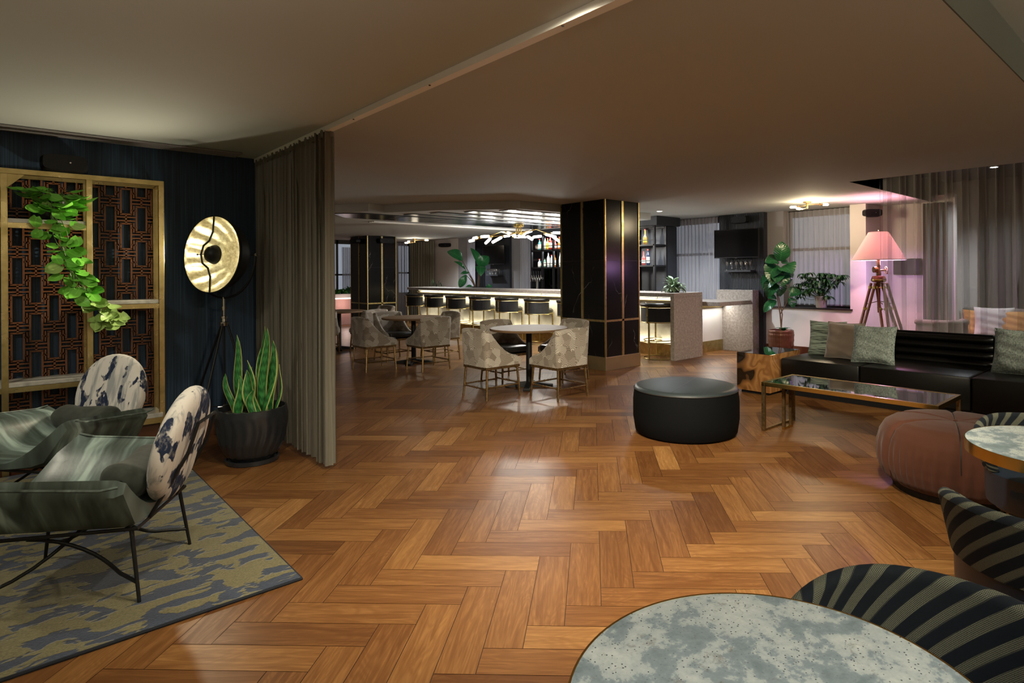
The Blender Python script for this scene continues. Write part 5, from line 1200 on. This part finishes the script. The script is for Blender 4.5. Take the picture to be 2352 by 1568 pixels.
# mahogany tripod lamp
def tripod_lamp():
    B = Vector((9.38, 3.36, 0)); t = thing('tripod_lamp', 'wooden surveyor tripod lamp with a wide pink lit shade behind the sofa', 'floor lamp', B)
    MB().lathe([(.365, 1.60), (.360, 1.605), (.135, 2.005), (.132, 2.01)], 48, cap=False).build('shade', 'linen_shade', t, 'all', solid=.004)
    MB().tube([(.365 * math.cos(2 * PI * i / 40), .365 * math.sin(2 * PI * i / 40), 1.602) for i in range(40)], .006, 6, True).build('shade_rim', 'white_linen', t, True)
    MB().lathe([(.02, 1.48), (.024, 1.52), (.022, 1.60), (.008, 1.62), (.006, 2.03), (.012, 2.035), (.0, 2.05)], 14).build('stem', 'aged_bronze', t, True)
    MB().ball((0, 0, 1.80), .04, 12).build('bulb', 'lamp_pink', t, 'all')
    rt = Vector((.725, -.688, 0)); fw = Vector((.688, .725, 0))
    def W(a, b, c): return rt * a + fw * b + Vector((0, 0, c))
    g = MB(); g.tube([W(-.075, 0, 1.46), W(-.02, 0, 1.46)], .045, 14); g.tube([W(-.02, 0, 1.45), W(.11, 0, 1.45)], .014, 10); g.lathe([(.03, 1.37), (.035, 1.40), (.03, 1.43), (.022, 1.48)], 14); g.build('gear_head', 'aged_bronze', t, True)
    wl = MB(); wl.tube([W(.11, .052 * math.cos(2 * PI * i / 24), 1.45 + .052 * math.sin(2 * PI * i / 24)) for i in range(24)], .006, 6, True)
    for i in range(3): a = PI * i / 3; wl.tube([W(.11, .05 * math.cos(a), 1.45 + .05 * math.sin(a)), W(.11, -.05 * math.cos(a), 1.45 - .05 * math.sin(a))], .004, 6)
    wl.tube([W(.11, 0, 1.40), W(.18, 0, 1.405)], .007, 8); wl.build('hand_wheel', 'aged_bronze', t, True)
    MB().lathe([(.07, 1.27), (.095, 1.285), (.10, 1.33), (.09, 1.35), (.085, 1.365), (.04, 1.37)], 24).build('head_plate', 'mahogany', t, True)
    MB().lathe([(.101, 1.295), (.104, 1.30), (.104, 1.315), (.101, 1.32)], 24, cap=False).tube([W(-.09, -.03, 1.26), W(.09, -.03, 1.26)], .006, 6).build('brass_ring', 'gold_brass', t, True)
    MB().lathe([(.018, .83), (.022, .90), (.022, 1.20), (.03, 1.27)], 12).build('plumb', 'mahogany', t, True)
    for a0, b0, a1, b1 in ((-.085, -.01, -.45, -.06), (.0, -.03, -.04, -.42), (.085, .01, .58, .20)):
        lg = MB(); sd = Vector((-(b1 - b0), a1 - a0)).normalized() * .033
        top, bot = Vector((a0, b0)), Vector((a1, b1))
        for s_ in (-1, 1): lg.tube([W(top.x + sd.x * s_ * 1.5, top.y + sd.y * s_ * 1.5, 1.26), W(bot.x * .62 + top.x * .38 + sd.x * s_ * 1.2, bot.y * .62 + top.y * .38 + sd.y * s_ * 1.2, .49), W(bot.x + sd.x * s_ * .3, bot.y + sd.y * s_ * .3, .02)], [.021, .023, .020], 8)
        l_ = lg.build('leg', 'mahogany', t, True)
        bz = MB()
        for q in (.05, .30, .98):
            c = top.lerp(bot, q); z = 1.26 - 1.24 * q
            for s_ in (-1, 1): m_ = 1.5 - q * 1.1; bz.tube([W(c.x + sd.x * s_ * m_, c.y + sd.y * s_ * m_, z - .02), W(c.x + sd.x * s_ * m_, c.y + sd.y * s_ * m_, z + .02)], .0255, 8)
            bz.tube([W(c.x - sd.x * 1.2, c.y - sd.y * 1.2, z), W(c.x + sd.x * 1.2, c.y + sd.y * 1.2, z)], .005, 6)
        bz.build('brass_sleeve', 'gold_brass', l_, True)
        c = top.lerp(bot, .25); MB().tube([W(0, 0, 1.0), W(c.x, c.y, 1.0 - .04)], .006, 6).build('brace', 'aged_bronze', t, True)
    point(B + Vector((0, 0, 1.90)), 60, (1, .40, .50), .03)
    point(B + Vector((.05, .0, 1.56)), 24, (.80, .42, 1.0), .05)
emit('lamp_pink', (1, .45, .5), 12)
tripod_lamp()
c = MB().tube([(9.47, 3.26, .9), (9.62, 3.20, .45), (9.75, 3.16, .012)], .004, 6).build('lamp_cord', 'black_plastic', None, True); tag(c, 'thin black cord hanging from the wooden tripod lamp', 'cord')
# alcove behind the sheer curtain
t = thing('wall_screen', 'black flat box mounted on the wall behind the sheer curtain', 'screen', (10.655, 3.36, 1.51)); MB().box(-.09, -.03, -.20, .20, -.125, .125).build('casing', 'black_plastic', t, bevel=.005); MB().box(-.03, 0, -.1, .1, -.06, .06).build('bracket', 'black_metal', t)
o = drape(10.58, 3.12, 10.62, 2.78, .02, 2.5, 4, .04, 31, 6, 8).build('curtain', 'dark_drape', None, 'all'); tag(o, 'brown drape on the alcove wall right of the wooden tripod lamp', 'curtain')
o = drape(11.3, 2.52, 11.3, -.8, .02, 2.88, 18, .06, 32, 6, 8).build('curtain', 'dark_drape', None, 'all'); tag(o, 'dark charcoal drape across the alcove far wall', 'curtain')
struct('wall_alcove', MB().box(10.76, 11.6, 3.02, 3.1, 0, 2.9).box(11.45, 11.55, 2.50, 3.02, 0, 2.9), 'wall_white', 'pale alcove wall between the two drapes')
t = thing('bench', 'pale upholstered bench along the alcove wall behind the sheer curtain', 'bench', (10.9, -.6, 0)); MB().box(-.45, .28, 0, 3.3, .05, .44, None, .03).build('seat', 'stone_upholstery', t, True); MB().box(.10, .28, 0, 3.3, .441, .86, None, .03).build('backrest', 'stone_upholstery', t, True); MB().box(-.40, .25, .05, 3.25, 0, .05).build('plinth', 'black_plastic', t)
cushion('bench_cushion', 'stone_upholstery', 'grey cushion at the left end of the alcove bench', 'cushion', (10.80, 2.50, .63), R(-12), R(-90), .40, .38, .13, 'cushions on the alcove bench', None, 24)
cushion('bench_cushion', 'mustard_velvet', 'mustard cushion on the alcove bench, left of the white one', 'cushion', (10.72, 2.42, .65), R(-12), R(-92), .42, .40, .13, 'cushions on the alcove bench', None, 21)
cushion('bench_cushion', 'white_linen', 'white linen cushion between two mustard ones on the alcove bench', 'cushion', (10.62, 2.20, .67), R(-12), R(-80), .50, .46, .15, 'cushions on the alcove bench', None, 22)
cushion('bench_cushion', 'mustard_velvet', 'mustard cushion on the alcove bench, right of the white one', 'cushion', (10.62, 1.94, .65), R(-14), R(-95), .46, .42, .14, 'cushions on the alcove bench', None, 23)
def armchair():
    t = thing('tub_chair', 'low grey tub chair with its rounded back to the black sofa', 'armchair', (10.0, 2.72, 0), R(-46)); A = R(100)
    mb = MB(); mb.grid(lambda u, v: ((.36 - .02 * v) * math.sin(-A + 2 * A * u), -(.30) * math.cos(-A + 2 * A * u), .10 + .60 * v), 28, 6); mb.grid(lambda u, v: ((.28) * math.sin(-A + 2 * A * u), -(.22) * math.cos(-A + 2 * A * u), .10 + .60 * v), 28, 6, flip=True); mb.tube([(.32 * math.sin(-A + 2 * A * i / 24), -.26 * math.cos(-A + 2 * A * i / 24), .69) for i in range(25)], .045, 10); mb.build('backrest', 'stone_upholstery', t, True)
    MB().lathe([(0, .2), (.28, .2), (.29, .40), (.25, .43), (0, .44)], 24, rot(0, (0, .02, 0)), cap=False).build('seat', 'stone_upholstery', t, True)
    for a in (40, 140, 220, 320): MB().tube([(.24 * math.cos(R(a)), .2 * math.sin(R(a)), .2), (.26 * math.cos(R(a)), .22 * math.sin(R(a)), 0)], .014, 8).build('leg', 'mahogany', t, True)
armchair()
# rust velvet pouf
def pouf():
    B = Vector((4.52, 1.15, 0)); t = thing('pouf', 'rust velvet pouf with radiating seams in front of the coffee table', 'pouf', B); n = 6; mb = MB()
    def fn(u, v):
        a = 2 * PI * u; s = abs(((u * n) % 1) - .5) * 2; seam = max(0, (s - .80) / .20)
        if v < .5: q = v / .5; prof = ((0, .07), (.40, .07), (.445, .13), (.455, .22), (.450, .34), (.425, .405)); 
        k = v * 12; P = [(.385, .05), (.43, .09), (.452, .15), (.460, .22), (.458, .29), (.445, .355), (.415, .41), (.36, .445), (.27, .458), (.18, .462), (.09, .458), (.03, .450), (.0, .448)]
        i = min(int(k), 11); f = k - i; r = P[i][0] * (1 - f) + P[i + 1][0] * f; z = P[i][1] * (1 - f) + P[i + 1][1] * f
        pl = .010 * math.sin(a * 46 + 3 * math.sin(a * 5)) * max(0, 1 - abs(z - .20) / .18) * (z < .40)
        r2 = r * (1 - .035 * seam ** 2 - .018 * (s ** 3)) + pl; return (r2 * math.cos(a), r2 * math.sin(a), z - .016 * seam ** 2 * (v > .4))
    mb.grid(fn, 240, 48, True); mb.build('body', 'rust_velvet', t, 'all')
    sm = MB()
    for i in range(n):
        a = 2 * PI * i / n; sm.tube([(fn(i / n, .25 + .75 * j / 16)[0] * 1.004, fn(i / n, .25 + .75 * j / 16)[1] * 1.004, fn(i / n, .25 + .75 * j / 16)[2] + .003) for j in range(17)], .0035, 6)
    sm.build('seam', 'dark_piping', t, True); MB().lathe([(.36, 0), (.38, .052)], 40).build('base', 'black_plastic', t); MB().ball((0, 0, .452), .014, 10, (1, 1, .5)).build('button', 'rust_velvet', t, True)
    t.rotation_euler = (0, 0, R(18))
pouf()
# ================================================================== dining tables at the camera
def cafe_table(label, x, y):
    t = thing('cafe_table', label, 'table', (x, y, 0), 0, 'round marble dining tables'); r = .335
    MB().lathe([(0, .7495), (r - .004, .7495), (r - .004, .720), (0, .720)], 96, cap=False).build('tabletop', 'table_stone', t, True)
    MB().lathe([(r - .004, .7500), (r, .7500), (r, .706), (r - .004, .706), (r - .004, .7500)], 96, cap=False).build('brass_edge', 'gold_brass', t, True)
    MB().lathe([(.03, .02), (.03, .70), (.11, .705), (.11, .719)], 20).build('pole', 'black_metal', t, True); MB().lathe([(.21, 0), (.21, .012), (.04, .022), (0, .022)], 40).build('base', 'black_metal', t, True)
    return t
cafe_table('round speckled grey stone table with a thin brass edge, nearest the camera', .875, .46); cafe_table('round grey stone table with a wide brass edge in front of the rust pouf', 2.95, .375)
def barrel_chair(label, loc, rz):
    """barrel back chair, local +y is the open front"""
    t = thing('barrel_chair', label, 'chair', loc, rz); r, A = .275, R(112); zt, zb = .715, .505
    def prof(u):
        a = -A + 2 * A * u; k = abs(a) / A; top = zt - .10 * max(0, (k - .35) / .65) ** 2; bot = zb + .0 * k; return a, top, bot
    def out(u, v):
        a, tp, bt = prof(u); rr = r + .035 * v; return (rr * math.sin(a), -rr * math.cos(a), bt + (tp - .022 - bt) * v)
    def inn(u, v):
        a, tp, bt = prof(u); rr = r - .045 + .035 * v; return (rr * math.sin(a), -rr * math.cos(a), bt + (tp - .022 - bt) * v)
    def uvfix(m, sg):
        m.uv = [[(sg * (c[0] - .5) * 2 * A * r, c[1] * .20) for c in f] for f in m.uv]
    mb = MB(); mb.grid(out, 44, 8); uvfix(mb, -1); m2 = MB(); m2.grid(inn, 44, 8, flip=True); uvfix(m2, 1); mb.add(m2.v, m2.f, m2.uv)
    rim = MB(); q = 12
    def rf_(u, v):
        a, tp, bt = prof(u); b = PI * v; rr = r + .035 - .0225 + .0225 * math.cos(b); return (rr * math.sin(a), -rr * math.cos(a), tp - .022 + .022 * math.sin(b))
    rim.grid(rf_, 44, 8); rim.uv = [[((c[0] - .5) * 2 * A * r, .20 + (1 - c[1]) * .06) for c in f] for f in rim.uv]; mb.add(rim.v, rim.f, rim.uv)
    for u in (0, 1):   # rounded ends
        a, tp, bt = prof(u); e = MB(); dirx = math.cos(a) * (1 if u else -1); diry = math.sin(a) * (1 if u else -1)
        def ef(p, v, a=a, tp=tp, bt=bt):
            rr = r + .035 * v - .0225 + .0225 * math.cos(PI * p); off = .022 * math.sin(PI * p); return (rr * math.sin(a) + dirx * off, -rr * math.cos(a) + diry * off, bt + (tp - .011 - bt) * v)
        e.grid(ef, 8, 8, flip=(u == 0)); e.uv = [[(c[0] * .06, c[1] * .32) for c in f] for f in e.uv]; mb.add(e.v, e.f, e.uv)
    mb.build('backrest', 'striped_tweed', t, True, angle=60)
    MB().lathe([(0, .34), (.235, .34), (.25, .36), (.25, .455), (.225, .485), (0, .49)], 40, rot(0, (0, .02, 0)), cap=False).build('seat', 'navy_leather', t, True)
    MB().lathe([(.235, .345), (.262, .355), (.266, .50), (.25, .502)], 40).build('seat_band', 'navy_leather', t, True)
    for sx in (-1, 1):
        for sy in (-1, 1): MB().tube([(sx * .17, sy * .17, .34), (sx * .20, sy * .20, 0)], [.014, .010], 8).build('leg', 'black_metal', t, True)
    return t
barrel_chair('dark striped tweed barrel chair beside the nearest stone table', (1.31, .385, 0), R(90 - 12))
barrel_chair('striped tweed barrel chair with its rounded back to the camera at the second stone table', (2.40, .345, 0), R(-90))
barrel_chair('striped barrel chair half hidden under the far edge of the second stone table', (3.47, .49, 0), R(105))
